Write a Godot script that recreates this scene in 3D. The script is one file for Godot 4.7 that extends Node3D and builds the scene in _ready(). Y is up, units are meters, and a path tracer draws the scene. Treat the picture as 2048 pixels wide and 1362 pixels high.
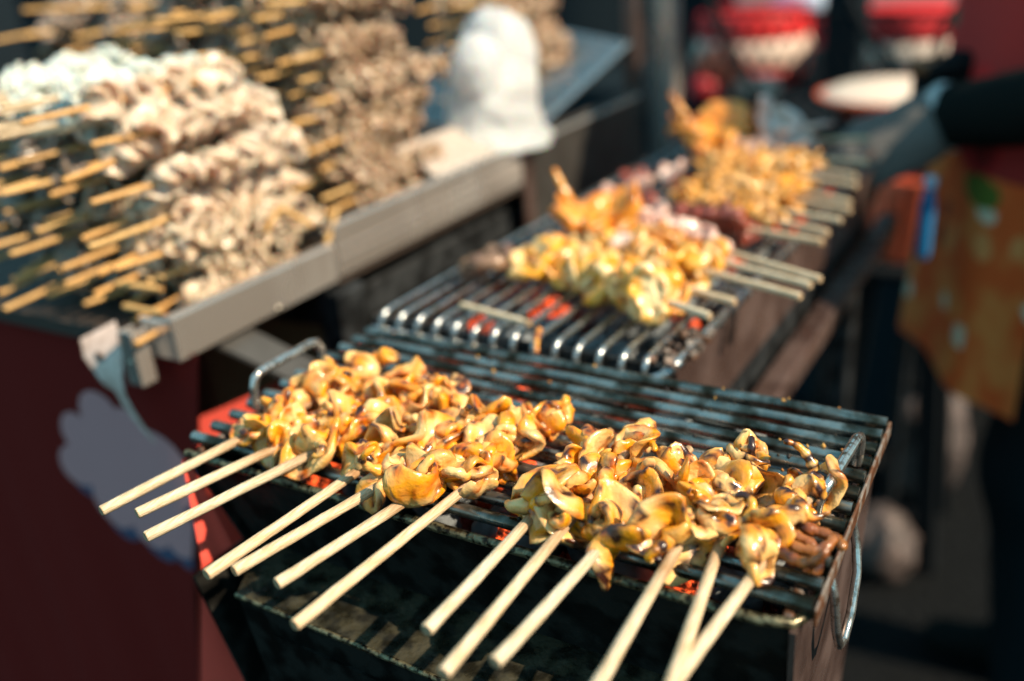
extends Node3D
# A street stall selling grilled squid: a small charcoal grill in front, a long one behind it,
# and steel trays piled with raw skewers on the left. y = 0 is the top of the grill bars; the ground is at -0.85.

const GROUND := -0.85
var rng := RandomNumberGenerator.new()
var M := {}
var taken := {}
var nz := FastNoiseLite.new()
var nz2 := FastNoiseLite.new()

# ------------------------------------------------------------------ mesh builder
class MB:
	var v := PackedVector3Array()
	var c := PackedColorArray()
	var ix := PackedInt32Array()
	var uv := PackedVector2Array()

	func add(p: Vector3, col := Color.WHITE, t := Vector2.ZERO) -> int:
		v.append(p); c.append(col); uv.append(t)
		return v.size() - 1

	# orient the triangles from index i0 on so that they face outwards (clockwise)
	func close(i0: int) -> void:
		if ix.size() <= i0:
			return
		var mid := Vector3.ZERO
		for k in range(i0, ix.size()):
			mid += v[ix[k]]
		mid /= float(ix.size() - i0)
		var vol := 0.0
		for k in range(i0, ix.size(), 3):
			vol += (v[ix[k]] - mid).dot((v[ix[k + 1]] - mid).cross(v[ix[k + 2]] - mid))
		if vol > 0.0:
			for k in range(i0, ix.size(), 3):
				var t := ix[k + 1]
				ix[k + 1] = ix[k + 2]
				ix[k + 2] = t

	func tri(a: int, b: int, d: int) -> void:
		ix.append(a); ix.append(b); ix.append(d)

	func quad(a: int, b: int, d: int, e: int) -> void:
		tri(a, b, d); tri(a, d, e)

	func flat(pts: Array, out: Vector3, col := Color.WHITE) -> void:   # a flat convex face
		var n: Vector3 = (pts[2] - pts[0]).cross(pts[1] - pts[0])
		if n.dot(out) < 0.0:
			pts = pts.duplicate(); pts.reverse()
		var i := v.size()
		for k in pts.size():
			add(pts[k], col, Vector2([0, 1, 1, 0][k % 4], [0, 0, 1, 1][k % 4]))
		for k in range(1, pts.size() - 1):
			tri(i, i + k, i + k + 1)

	func box(at: Vector3, size: Vector3, b := 0.0, basis := Basis(), col := Color.WHITE) -> void:
		var h := size / 2.0
		b = minf(b, minf(h.x, minf(h.y, h.z)) * 0.9)
		var P := func(ax: int, s: Vector3) -> Vector3:
			var q := Vector3(s.x * (h.x - b), s.y * (h.y - b), s.z * (h.z - b))
			q[ax] = s[ax] * h[ax]
			return at + basis * q
		for ax in 3:
			var u := (ax + 1) % 3
			var w := (ax + 2) % 3
			for s in [-1.0, 1.0]:
				var q := []
				for e in [[-1, -1], [1, -1], [1, 1], [-1, 1]]:
					var k := Vector3.ZERO
					k[ax] = s; k[u] = e[0]; k[w] = e[1]
					q.append(P.call(ax, k))
				var o := Vector3.ZERO
				o[ax] = s
				flat(q, basis * o, col)
			if b > 0.0:
				for s in [-1.0, 1.0]:
					for t in [-1.0, 1.0]:
						var k1 := Vector3.ZERO
						k1[ax] = s; k1[u] = t; k1[w] = -1
						var k2 := k1
						k2[w] = 1
						var o := Vector3.ZERO
						o[ax] = s; o[u] = t
						flat([P.call(ax, k1), P.call(ax, k2), P.call(u, k2), P.call(u, k1)], basis * o, col)
		if b > 0.0:
			for sx in [-1.0, 1.0]:
				for sy in [-1.0, 1.0]:
					for sz in [-1.0, 1.0]:
						var k := Vector3(sx, sy, sz)
						flat([P.call(0, k), P.call(1, k), P.call(2, k)], basis * k, col)

	# a plate between two outlines of equal length (each a convex loop)
	func loft(a: Array, b: Array, col := Color.WHITE) -> void:
		var ma := Vector3.ZERO
		var mb := Vector3.ZERO
		for p in a: ma += p
		for p in b: mb += p
		ma /= a.size(); mb /= b.size()
		var mid := (ma + mb) / 2.0
		flat(a, ma - mb, col); flat(b, mb - ma, col)
		for k in a.size():
			var l := (k + 1) % a.size()
			flat([a[k], a[l], b[l], b[k]], (a[k] + a[l] + b[l] + b[k]) / 4.0 - mid, col)

	func plate(q: Array, t: Vector3, col := Color.WHITE) -> void:   # outline q, thickness vector t
		var r := []
		for p in q: r.append(p + t)
		loft(q, r, col)

	func tube(pts: Array, rad, sides := 8, cols = Color.WHITE, round_ends := false) -> void:
		var i0 := ix.size()
		var n := pts.size()
		var u := Vector3.ZERO
		var rings := []
		var up_prev := Vector3.ZERO
		var P := []
		var R := []
		var C := []
		for k in n:
			P.append(pts[k])
			R.append(rad[k] if rad is Array else rad)
			C.append(cols[k] if cols is Array else cols)
		if round_ends:
			var d0: Vector3 = (pts[0] - pts[1]).normalized()
			var d1: Vector3 = (pts[n - 1] - pts[n - 2]).normalized()
			P.push_front(pts[0] + d0 * R[0] * 0.6); R.push_front(R[0] * 0.72); C.push_front(C[0])
			P.push_front(pts[0] + d0 * R[1] * 0.95); R.push_front(R[1] * 0.25); C.push_front(C[0])
			var rl = R[R.size() - 1]
			var cl = C[C.size() - 1]
			P.append(pts[n - 1] + d1 * rl * 0.6); R.append(rl * 0.72); C.append(cl)
			P.append(pts[n - 1] + d1 * rl * 0.95); R.append(rl * 0.25); C.append(cl)
		n = P.size()
		var along := 0.0
		for k in n:
			var d: Vector3 = (P[mini(k + 1, n - 1)] - P[maxi(k - 1, 0)]).normalized()
			if k == 0:
				u = d.cross(Vector3.UP if absf(d.y) < 0.9 else Vector3.RIGHT).normalized()
			else:
				along += (P[k] - P[k - 1]).length()
				u = (u - d * u.dot(d)).normalized()
			var w := d.cross(u)
			var ring := []
			for j in sides:
				var a := TAU * j / sides
				ring.append(add(P[k] + (u * cos(a) + w * sin(a)) * R[k], C[k], Vector2(float(j) / sides, along * 20.0)))
			rings.append(ring)
		for k in n - 1:
			for j in sides:
				var l := (j + 1) % sides
				quad(rings[k][j], rings[k][l], rings[k + 1][l], rings[k + 1][j])
		for e in [0, n - 1]:
			var base := v.size()
			for j in sides:
				add(v[rings[e][j]], C[e])
			for j in range(1, sides - 1):
				if e == 0: tri(base, base + j + 1, base + j)
				else: tri(base, base + j, base + j + 1)
		close(i0)

	func lathe(prof: Array, sides := 24, at := Vector3.ZERO, cols = Color.WHITE) -> void:   # prof: [radius, height] pairs
		var i0 := ix.size()
		var rings := []
		for k in prof.size():
			var ring := []
			for j in sides:
				var a := TAU * j / sides
				ring.append(add(at + Vector3(cos(a) * prof[k][0], prof[k][1], sin(a) * prof[k][0]), cols[k] if cols is Array else cols, Vector2(float(j) / sides, float(k) / prof.size())))
			rings.append(ring)
		for k in prof.size() - 1:
			for j in sides:
				var l := (j + 1) % sides
				quad(rings[k][j], rings[k][l], rings[k + 1][l], rings[k + 1][j])
		for e in [0, prof.size() - 1]:
			if prof[e][0] > 0.0005:
				for j in range(1, sides - 1):
					if e == 0: tri(rings[e][0], rings[e][j + 1], rings[e][j])
					else: tri(rings[e][0], rings[e][j], rings[e][j + 1])
		close(i0)

	func mesh() -> ArrayMesh:
		var n := PackedVector3Array()
		n.resize(v.size())
		for k in range(0, ix.size(), 3):
			var a := ix[k]
			var b := ix[k + 1]
			var d := ix[k + 2]
			var f := (v[d] - v[a]).cross(v[b] - v[a])
			n[a] += f; n[b] += f; n[d] += f
		for k in n.size():
			n[k] = n[k].normalized() if n[k].length_squared() > 1e-24 else Vector3.UP
		var arr := []
		arr.resize(Mesh.ARRAY_MAX)
		arr[Mesh.ARRAY_VERTEX] = v
		arr[Mesh.ARRAY_NORMAL] = n
		arr[Mesh.ARRAY_COLOR] = c
		arr[Mesh.ARRAY_TEX_UV] = uv
		arr[Mesh.ARRAY_INDEX] = ix
		var m := ArrayMesh.new()
		m.add_surface_from_arrays(Mesh.PRIMITIVE_TRIANGLES, arr)
		return m


# ------------------------------------------------------------------ things and parts
func numbered(s: String) -> String:
	var k: int = taken.get(s, 0)
	taken[s] = k + 1
	return s if k == 0 else "%s_%03d" % [s, k]

func tag(o: Node, label: String, category := "", group := "", kind := "") -> Node:
	if label: o.set_meta("label", label)
	if category: o.set_meta("category", category)
	if group: o.set_meta("group", group)
	if kind: o.set_meta("kind", kind)
	return o

func thing(called: String, label: String, category: String, at := Vector3.ZERO, turn := 0.0, group := "") -> Node3D:
	var o := Node3D.new()
	o.name = numbered(called)
	add_child(o)
	o.position = at
	o.rotation.y = turn
	tag(o, label, category, group)
	return o

func part(called: String, mb: MB, mat: Material, parent: Node) -> MeshInstance3D:
	var o := MeshInstance3D.new()
	var key := str(parent.get_instance_id()) + called
	var k: int = taken.get(key, 0)
	taken[key] = k + 1
	o.name = called if k == 0 else "%s_%03d" % [called, k]
	o.mesh = mb.mesh()
	o.material_override = mat
	parent.add_child(o, true)
	return o

func single(called: String, mb: MB, mat: Material, label: String, category: String, group := "", kind := "") -> MeshInstance3D:
	var o := MeshInstance3D.new()
	o.name = numbered(called)
	o.mesh = mb.mesh()
	o.material_override = mat
	add_child(o)
	tag(o, label, category, group, kind)
	return o

func copy_of(src: Node3D, called: String, label: String, xf: Transform3D, group := "") -> Node3D:
	var o: Node3D = src.duplicate()
	o.name = numbered(called)
	add_child(o)
	o.transform = xf
	o.set_meta("label", label)
	if group: o.set_meta("group", group)
	return o


# ------------------------------------------------------------------ materials
func lin(r: float, g: float, b: float) -> Color:
	return Color(r, g, b).linear_to_srgb()

func noise_tex(freq: float, lo: Color, hi: Color, sd := 1, size := 512, lo_at := 0.3, hi_at := 0.7, kind := FastNoiseLite.TYPE_SIMPLEX_SMOOTH) -> NoiseTexture2D:
	var f := FastNoiseLite.new()
	f.seed = sd
	f.noise_type = kind
	f.frequency = freq
	f.fractal_octaves = 5
	var g := Gradient.new()
	g.offsets = PackedFloat32Array([lo_at, hi_at])
	g.colors = PackedColorArray([lo, hi])
	var t := NoiseTexture2D.new()
	t.width = size; t.height = size
	t.seamless = true
	t.noise = f
	t.color_ramp = g
	return t

func mat(called: String, col: Color, rough: float, metal := 0.0, tex: Texture2D = null, scale := Vector3.ONE, bump: Texture2D = null, depth := 0.0, rough_tex: Texture2D = null, vertex := false) -> StandardMaterial3D:
	var m := StandardMaterial3D.new()
	m.resource_name = called
	m.albedo_color = col
	m.roughness = rough
	m.metallic = metal
	if tex: m.albedo_texture = tex
	if rough_tex:
		m.roughness_texture = rough_tex
	if bump:
		m.heightmap_enabled = true
		m.heightmap_texture = bump
		m.heightmap_scale = depth      # centimetres
	if tex or bump or rough_tex:
		m.uv1_triplanar = true
		m.uv1_scale = scale
	m.vertex_color_use_as_albedo = vertex
	m.cull_mode = BaseMaterial3D.CULL_DISABLED
	M[called] = m
	return m

func make_materials() -> void:
	var W := Color.WHITE
	var grime := noise_tex(0.012, lin(0.25, 0.25, 0.25), W, 3, 512, 0.35, 0.62)
	var fine := noise_tex(0.05, Color(0.2, 0.2, 0.2), W, 4)
	var rgh := noise_tex(0.02, Color(0.45, 0.45, 0.45), W, 5)
	var rust := noise_tex(0.015, lin(0.10, 0.035, 0.012), lin(0.20, 0.17, 0.15), 6, 512, 0.38, 0.6)
	var spots := noise_tex(0.03, lin(0.45, 0.30, 0.10), W, 8, 512, 0.2, 0.34)
	mat("bar_iron", lin(0.38, 0.39, 0.36), 0.40, 0.92, noise_tex(0.006, lin(0.10, 0.085, 0.06), W, 8, 512, 0.28, 0.60), Vector3(9, 9, 9), fine, 0.006, rgh)
	mat("box_iron", lin(0.020, 0.019, 0.017), 0.62, 0.0, grime, Vector3(6, 6, 6), fine, 0.02, rgh)
	mat("ledge_iron", lin(0.066, 0.058, 0.036), 0.6, 0.35, grime, Vector3(9, 9, 9), fine, 0.02, rgh)
	mat("rim_iron", lin(0.22, 0.19, 0.11), 0.42, 0.6, noise_tex(0.03, lin(0.05, 0.04, 0.03), W, 9, 512, 0.38, 0.55), Vector3(12, 12, 12), fine, 0.02, rgh)
	mat("rust_iron", W, 0.6, 0.25, rust, Vector3(10, 10, 10), fine, 0.03)
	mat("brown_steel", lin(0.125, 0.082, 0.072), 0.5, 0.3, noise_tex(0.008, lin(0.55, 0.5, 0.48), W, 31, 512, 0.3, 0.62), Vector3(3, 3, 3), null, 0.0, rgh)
	mat("handle_steel", lin(0.62, 0.60, 0.57), 0.3, 0.9, rust_soft(), Vector3(20, 20, 20), null, 0.0, rgh)
	mat("far_bar", lin(0.50, 0.52, 0.53), 0.32, 0.92, spots, Vector3(10, 10, 10), null, 0.0, rgh)
	var brushed := noise_tex(0.008, lin(0.72, 0.70, 0.68), W, 11, 512, 0.25, 0.75)
	mat("tray_steel", lin(0.74, 0.68, 0.63), 0.34, 0.74, noise_tex(0.004, lin(0.80, 0.77, 0.75), W, 35, 512, 0.35, 0.65), Vector3(6, 1.5, 3), null, 0.0, noise_tex(0.006, Color(0.6, 0.6, 0.6), W, 36))
	mat("dark_steel", lin(0.10, 0.095, 0.09), 0.5, 0.6, brushed, Vector3(5, 5, 5))
	mat("carton", lin(0.20, 0.12, 0.06), 0.9)
	mat("wet_floor", lin(0.05, 0.034, 0.026), 0.8)
	mat("frame_steel", lin(0.045, 0.05, 0.055), 0.5, 0.4, grime, Vector3(5, 5, 5))
	mat("rack_steel", lin(0.55, 0.60, 0.62), 0.25, 0.9)
	mat("bolt_steel", lin(0.7, 0.62, 0.5), 0.3, 0.9)
	var wood := noise_tex(0.02, lin(0.58, 0.43, 0.26), lin(0.87, 0.74, 0.56), 13, 512, 0.3, 0.7)
	mat("bamboo", W, 0.6, 0.0, wood, Vector3(90, 90, 7), noise_tex(0.04, Color.BLACK, W, 14), 0.012)
	M.bamboo.vertex_color_use_as_albedo = true
	mat("bamboo_x", W, 0.6, 0.0, wood, Vector3(7, 90, 90), noise_tex(0.04, Color.BLACK, W, 14), 0.012)
	M.bamboo_x.vertex_color_use_as_albedo = true
	var wood2 := noise_tex(0.02, lin(0.56, 0.32, 0.11), lin(0.80, 0.53, 0.23), 15, 512, 0.3, 0.7)
	mat("bamboo_wet", W, 0.5, 0.0, wood2, Vector3(90, 90, 7))
	M.bamboo_wet.vertex_color_use_as_albedo = true
	var skin_bump := noise_tex(0.035, Color.BLACK, W, 17)
	var q := mat("grilled", W, 0.44, 0.0, null, Vector3(20, 20, 20), skin_bump, 0.018, noise_tex(0.03, Color(0.55, 0.55, 0.55), W, 18), true)
	q.subsurf_scatter_enabled = true
	q.subsurf_scatter_strength = 0.035
	q.clearcoat_enabled = true
	q.clearcoat = 0.55
	q.clearcoat_roughness = 0.15
	var w := mat("raw", W, 0.38, 0.0, null, Vector3(10, 10, 10), skin_bump, 0.02, null, true)
	w.subsurf_scatter_enabled = true
	w.subsurf_scatter_strength = 0.25
	w.clearcoat_enabled = true
	w.clearcoat = 0.5
	w.clearcoat_roughness = 0.2
	mat("coal", W, 0.85, 0.0, null, Vector3(30, 30, 30), fine, 0.05, null, true)
	var e := mat("ember", lin(0.12, 0.06, 0.05), 0.9, 0.0, null, Vector3(0.5, 0.5, 0.5), fine, 0.05)
	e.emission_enabled = true
	e.emission = Color.WHITE
	e.emission_operator = BaseMaterial3D.EMISSION_OP_MULTIPLY
	e.emission_texture = noise_tex(0.007, Color(0.0, 0.0, 0.0), lin(1.0, 0.10, 0.02), 33, 512, 0.40, 0.66)
	e.emission_energy_multiplier = 1.9
	e.uv1_triplanar = true
	e.uv1_scale = Vector3(0.5, 0.5, 0.5)
	mat("ash", lin(0.10, 0.10, 0.11), 0.95, 0.0, noise_tex(0.03, lin(0.2, 0.2, 0.2), W, 21), Vector3(8, 8, 8), fine, 0.2)
	mat("crumb", W, 0.7, 0.0, null, Vector3.ONE, null, 0.0, null, true)
	mat("asphalt", lin(0.011, 0.012, 0.013), 0.9, 0.0, noise_tex(0.05, lin(0.55, 0.55, 0.55), W, 22), Vector3(2, 2, 2), fine, 0.3)  # the shade over the ground is put into this dark base colour
	var weave := noise_tex(0.2, lin(0.75, 0.75, 0.75), W, 23)
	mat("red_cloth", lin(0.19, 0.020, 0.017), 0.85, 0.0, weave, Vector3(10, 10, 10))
	var rc := mat("sun_painted_red_cloth", lin(0.95, 0.12, 0.085), 0.8, 0.0, weave, Vector3(10, 10, 10))  # the tablecloth's red, lightened to paint in sunlight
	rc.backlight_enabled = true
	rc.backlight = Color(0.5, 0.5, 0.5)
	mat("cloud_lilac", lin(0.66, 0.33, 0.34), 0.85, 0.0, weave, Vector3(10, 10, 10))
	mat("cloud_blue", lin(0.09, 0.11, 0.19), 0.85, 0.0, weave, Vector3(10, 10, 10))
	mat("ribbon_white", lin(0.78, 0.60, 0.53), 0.55, 0.0, noise_tex(0.02, lin(0.75, 0.7, 0.66), W, 24), Vector3(10, 10, 10))
	mat("black_plastic", lin(0.012, 0.014, 0.016), 0.75)
	mat("brown_plastic", lin(0.16, 0.06, 0.015), 0.5)
	var bag := mat("bag_plastic", lin(0.80, 0.81, 0.82), 0.32, 0.0, null, Vector3(12, 12, 12), noise_tex(0.03, Color.BLACK, W, 25), 0.12)
	bag.subsurf_scatter_enabled = true
	bag.subsurf_scatter_strength = 0.5
	bag.transparency = BaseMaterial3D.TRANSPARENCY_ALPHA
	bag.albedo_color.a = 0.80
	bag.backlight_enabled = true
	bag.backlight = Color(0.8, 0.8, 0.8)
	mat("orange_plastic", lin(0.85, 0.15, 0.06), 0.4)
	M.orange_plastic.backlight_enabled = true
	M.orange_plastic.backlight = Color(0.6, 0.6, 0.6)
	mat("red_plastic", lin(0.72, 0.030, 0.030), 0.4)
	mat("pale_plastic", lin(0.75, 0.58, 0.47), 0.5)
	mat("pink_plastic", lin(0.62, 0.38, 0.42), 0.5)
	mat("blue_plastic", lin(0.015, 0.16, 0.36), 0.5)
	mat("ice_plastic", lin(0.45, 0.58, 0.75), 0.3)
	mat("navy_tarp", lin(0.012, 0.020, 0.026), 0.8, 0.0, weave, Vector3(4, 4, 4))
	mat("batter", lin(0.80, 0.64, 0.52), 0.5)
	matte(["navy_tarp"])
	mat("body", W, 0.85, 0.0, weave, Vector3(8, 8, 8), null, 0.0, null, true)
	mat("glove", lin(0.15, 0.135, 0.125), 0.6)
	matte(["body", "glove"])
	mat("cuff", lin(0.45, 0.50, 0.50), 0.7)
	mat("skirt_plastic", lin(0.50, 0.42, 0.36), 0.5)
	matte(["asphalt", "red_cloth", "sun_painted_red_cloth", "cloud_lilac", "cloud_blue", "black_plastic", "ash", "coal", "box_iron"])
	mat("mud_bag", lin(0.14, 0.10, 0.09), 0.6, 0.0, grime, Vector3(4, 4, 4), fine, 0.2)

func matte(names: Array) -> void:
	for n in names:
		M[n].metallic_specular = 0.15

func rust_soft() -> NoiseTexture2D:
	return noise_tex(0.02, lin(0.25, 0.14, 0.08), Color.WHITE, 27, 512, 0.22, 0.42)


# ------------------------------------------------------------------ squid
func ramp(t: float, a: Color, b: Color) -> Color:
	return a.lerp(b, clampf(t, 0.0, 1.0))

const GRILLED := [Color(0.84, 0.53, 0.21), Color(0.86, 0.325, 0.010), Color(0.52, 0.110, 0.006), Color(0.034, 0.010, 0.005)]
const GOLD := [Color(0.82, 0.50, 0.19), Color(0.80, 0.34, 0.02), Color(0.50, 0.16, 0.015), Color(0.12, 0.04, 0.02)]
const BRIGHT := [Color(0.92, 0.70, 0.36), Color(0.90, 0.41, 0.018), Color(0.74, 0.24, 0.010), Color(0.24, 0.06, 0.015)]
const ORANGE := [Color(0.80, 0.36, 0.05), Color(0.80, 0.28, 0.02), Color(0.62, 0.14, 0.015), Color(0.20, 0.05, 0.02)]
const PINK := [Color(0.78, 0.60, 0.54), Color(0.72, 0.46, 0.36), Color(0.5, 0.2, 0.14), Color(0.25, 0.06, 0.04)]
const SAUCE := [Color(0.36, 0.07, 0.03), Color(0.30, 0.05, 0.02), Color(0.16, 0.03, 0.02), Color(0.06, 0.02, 0.02)]
const CHARRED := [Color(0.34, 0.12, 0.025), Color(0.26, 0.07, 0.015), Color(0.12, 0.03, 0.01), Color(0.04, 0.012, 0.008)]
const WHITE := [Color(0.74, 0.76, 0.72), Color(0.66, 0.70, 0.66), Color(0.66, 0.58, 0.46), Color(0.45, 0.35, 0.26)]
const PEACH := [Color(0.76, 0.60, 0.48), Color(0.70, 0.51, 0.38), Color(0.58, 0.38, 0.24), Color(0.36, 0.21, 0.12)]
const TAN := [Color(0.66, 0.50, 0.37), Color(0.56, 0.40, 0.27), Color(0.40, 0.25, 0.14), Color(0.16, 0.09, 0.05)]
const SHADE_BROWN := [Color(0.36, 0.27, 0.21), Color(0.25, 0.18, 0.14), Color(0.15, 0.10, 0.075), Color(0.06, 0.04, 0.03)]  # brown with the piles' shade put in; also plain dark pieces
const BROWN := [Color(0.52, 0.37, 0.26), Color(0.40, 0.27, 0.17), Color(0.26, 0.15, 0.08), Color(0.10, 0.05, 0.03)]

func flesh(p: Vector3, edge: float, pal: Array, char_level: float, off: Vector3) -> Color:
	var a := nz.get_noise_3dv(p * 4200.0 + off) * 0.5 + 0.5
	var b := nz2.get_noise_3dv(p * 8200.0 - off) * 0.5 + 0.5
	var s := nz2.get_noise_3dv(p * 24000.0 + off) * 0.5 + 0.5
	var c: Color = ramp((a - 0.35) * 3.6, pal[0], pal[1])
	c = ramp((edge - 0.70) * 1.3 + (b - 0.52) * 4.2, c, pal[2])
	var burn := (b - 0.64) * 6.0 + maxf(edge - 0.85, 0.0) * 2.2 + (s - 0.5) * 3.0 + char_level * 2.5 - 0.62
	return ramp(burn * 2.4, c, pal[3])

# a thick, curled and ruffled flap of squid; closed, with rounded edges
func flap(mb: MB, xf: Transform3D, size: float, thick: float, bend: float, bend2: float, ruffle: float, waves: int, pal: Array, char_level: float, nr := 8, na := 30) -> void:
	var i0 := mb.ix.size()
	var off := Vector3(rng.randf() * 900.0, rng.randf() * 900.0, rng.randf() * 900.0)
	var ph := rng.randf() * TAU
	var ph2 := rng.randf() * TAU
	var elong := rng.randf_range(0.85, 1.3)
	var k1 := maxf(absf(bend), 0.02) / size
	var k2 := maxf(absf(bend2), 0.02) / size
	var mid := []
	for i in nr + 1:
		var row := []
		var r := sin(float(i) / nr * PI * 0.5) if i > 0 else 0.0
		for j in na:
			var a := TAU * j / na
			var edge_r := size * (1.0 + 0.16 * sin(2.0 * a + ph) + 0.22 * nz.get_noise_3d(cos(a) * 70.0 + off.x, sin(a) * 70.0 + off.y, off.z))
			var x := edge_r * r * cos(a) * elong
			var y := edge_r * r * sin(a) / elong
			var z := ruffle * size * r * r * (sin(waves * a + ph2) + 0.28 * r * r * sin((waves * 2 + 1) * a + ph))
			z += size * 0.16 * nz.get_noise_3d(x * 5200.0 + off.y, y * 5200.0, off.x)
			var X := sin(k1 * x) / k1
			var Z := (1.0 - cos(k1 * x)) / k1
			# the second bend is laid on the first one's normal
			var h := (1.0 - cos(k2 * y)) / k2 * (1.0 if bend2 > 0 else -1.0) + z
			row.append(Vector3(X - sin(k1 * x) * h, sin(k2 * y) / k2, Z + cos(k1 * x) * h))
		mid.append(row)
	var rings := [[], []]
	for side in 2:
		var s := 1.0 if side == 0 else -1.0
		for i in nr + 1:
			var r := sin(float(i) / nr * PI * 0.5)
			var ring := []
			if side == 1 and i == nr:
				rings[1].append(rings[0][nr])
				break
			for j in na:
				var p: Vector3 = mid[i][j]
				if i == 0:
					p = mid[0][0]
				var ia := mini(i + 1, nr)
				var ib := maxi(i - 1, 0)
				var du: Vector3 = mid[ia][j] - mid[ib][j]
				var dv: Vector3 = mid[maxi(i, 1)][(j + 1) % na] - mid[maxi(i, 1)][(j + na - 1) % na]
				var n := du.cross(dv).normalized()
				if i == 0:
					n = (mid[1][0] - mid[1][na / 2]).cross(mid[1][na / 4] - mid[1][na * 3 / 4]).normalized()
				var th := thick * 0.5 * pow(maxf(0.0, 1.0 - pow(r, 5.0)), 0.5) * (0.92 + 0.2 * smoothstep(0.55, 0.9, r)) * (1.0 + 0.5 * nz2.get_noise_3dv(p * 4600.0 + off))
				var q := p + n * th * s
				q += n * s * thick * 0.16 * nz2.get_noise_3dv(q * 5200.0 + off)
				var w := xf * q
				if i == 0 and j > 0:
					ring.append(ring[0])
				else:
					ring.append(mb.add(w, flesh(q, r, pal, char_level, off)))
			rings[side].append(ring)
	for side in 2:
		for i in nr:
			for j in na:
				var l := (j + 1) % na
				var a: int = rings[side][i][j]
				var b: int = rings[side][i][l]
				var c2: int = rings[side][i + 1][l]
				var d: int = rings[side][i + 1][j]
				if side == 0:
					if i > 0: mb.tri(a, b, c2)
					mb.tri(a, c2, d)
				else:
					if i > 0: mb.tri(a, c2, b)
					mb.tri(a, d, c2)
	mb.close(i0)

# a tapering, curled tentacle with small bumps
func tentacle(mb: MB, at: Vector3, dir: Vector3, length: float, r0: float, r1: float, curl: float, pal: Array, char_level: float, sides := 7, n := 12) -> void:
	var off := Vector3(rng.randf() * 900.0, rng.randf() * 900.0, rng.randf() * 900.0)
	var axis := dir.cross(Vector3(rng.randf_range(-1, 1), rng.randf_range(-1, 1), rng.randf_range(-1, 1))).normalized()
	var pts := []
	var rad := []
	var col := []
	var p := at
	var d := dir.normalized()
	for k in n:
		var t := float(k) / (n - 1)
		pts.append(p)
		rad.append(lerpf(r0, r1, pow(t, 0.8)) * (1.0 + 0.16 * sin(k * 2.1 + off.x) + 0.25 * nz2.get_noise_3dv(p * 3000.0 + off)))
		col.append(flesh(p, 0.3 + 0.6 * t, pal, char_level, off))
		d = d.rotated(axis, curl / n * (0.4 + 1.6 * t))
		axis = axis.rotated(d, rng.randf_range(-0.3, 0.3))
		p += d * length / n
	mb.tube(pts, rad, sides, col, true)

func rand_basis() -> Basis:
	return Basis.from_euler(Vector3(rng.randf() * TAU, rng.randf() * TAU, rng.randf() * TAU))

# turned so that the flap's hollow looks along a chosen direction, with some freedom
func facing(dir: Vector3, spin: float) -> Basis:
	var z := dir.normalized()
	var x := z.cross(Vector3.UP if absf(z.y) < 0.9 else Vector3.RIGHT).normalized()
	return Basis(x, z.cross(x), z) * Basis(Vector3.BACK, spin)

func stick_mesh(a: Vector3, b: Vector3, r: float, r_end := -1.0, meat := 1.0) -> MB:
	var mb := MB.new()
	if r_end < 0.0: r_end = r * 0.9
	var pts := []
	var rad := []
	var col := []
	var tint := rng.randf_range(0.86, 1.0)
	var warm := rng.randf_range(0.88, 1.0)
	var bow := Vector3(rng.randf_range(-1, 1), rng.randf_range(-0.5, 0.5), rng.randf_range(-1, 1)) * 0.0006
	for k in 19:
		var t := k / 18.0
		pts.append(a.lerp(b, t) + bow * sin(t * PI) + Vector3(rng.randf_range(-1, 1), rng.randf_range(-1, 1), 0) * 0.00010)
		rad.append(lerpf(r, r_end, t) * rng.randf_range(0.97, 1.03))
		var stain := smoothstep(meat - 0.13, meat, t) * rng.randf_range(0.4, 1.0)
		col.append(Color(tint, tint * warm, tint * warm * warm).lerp(Color(0.42, 0.24, 0.10), stain))
	pts.push_front(pts[0] + (a - b).normalized() * r * 0.25)
	rad.push_front(rad[0] * 0.86)
	col.push_front(col[0] * Color(0.7, 0.62, 0.55))
	mb.tube(pts, rad, 12, col)
	return mb


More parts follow.
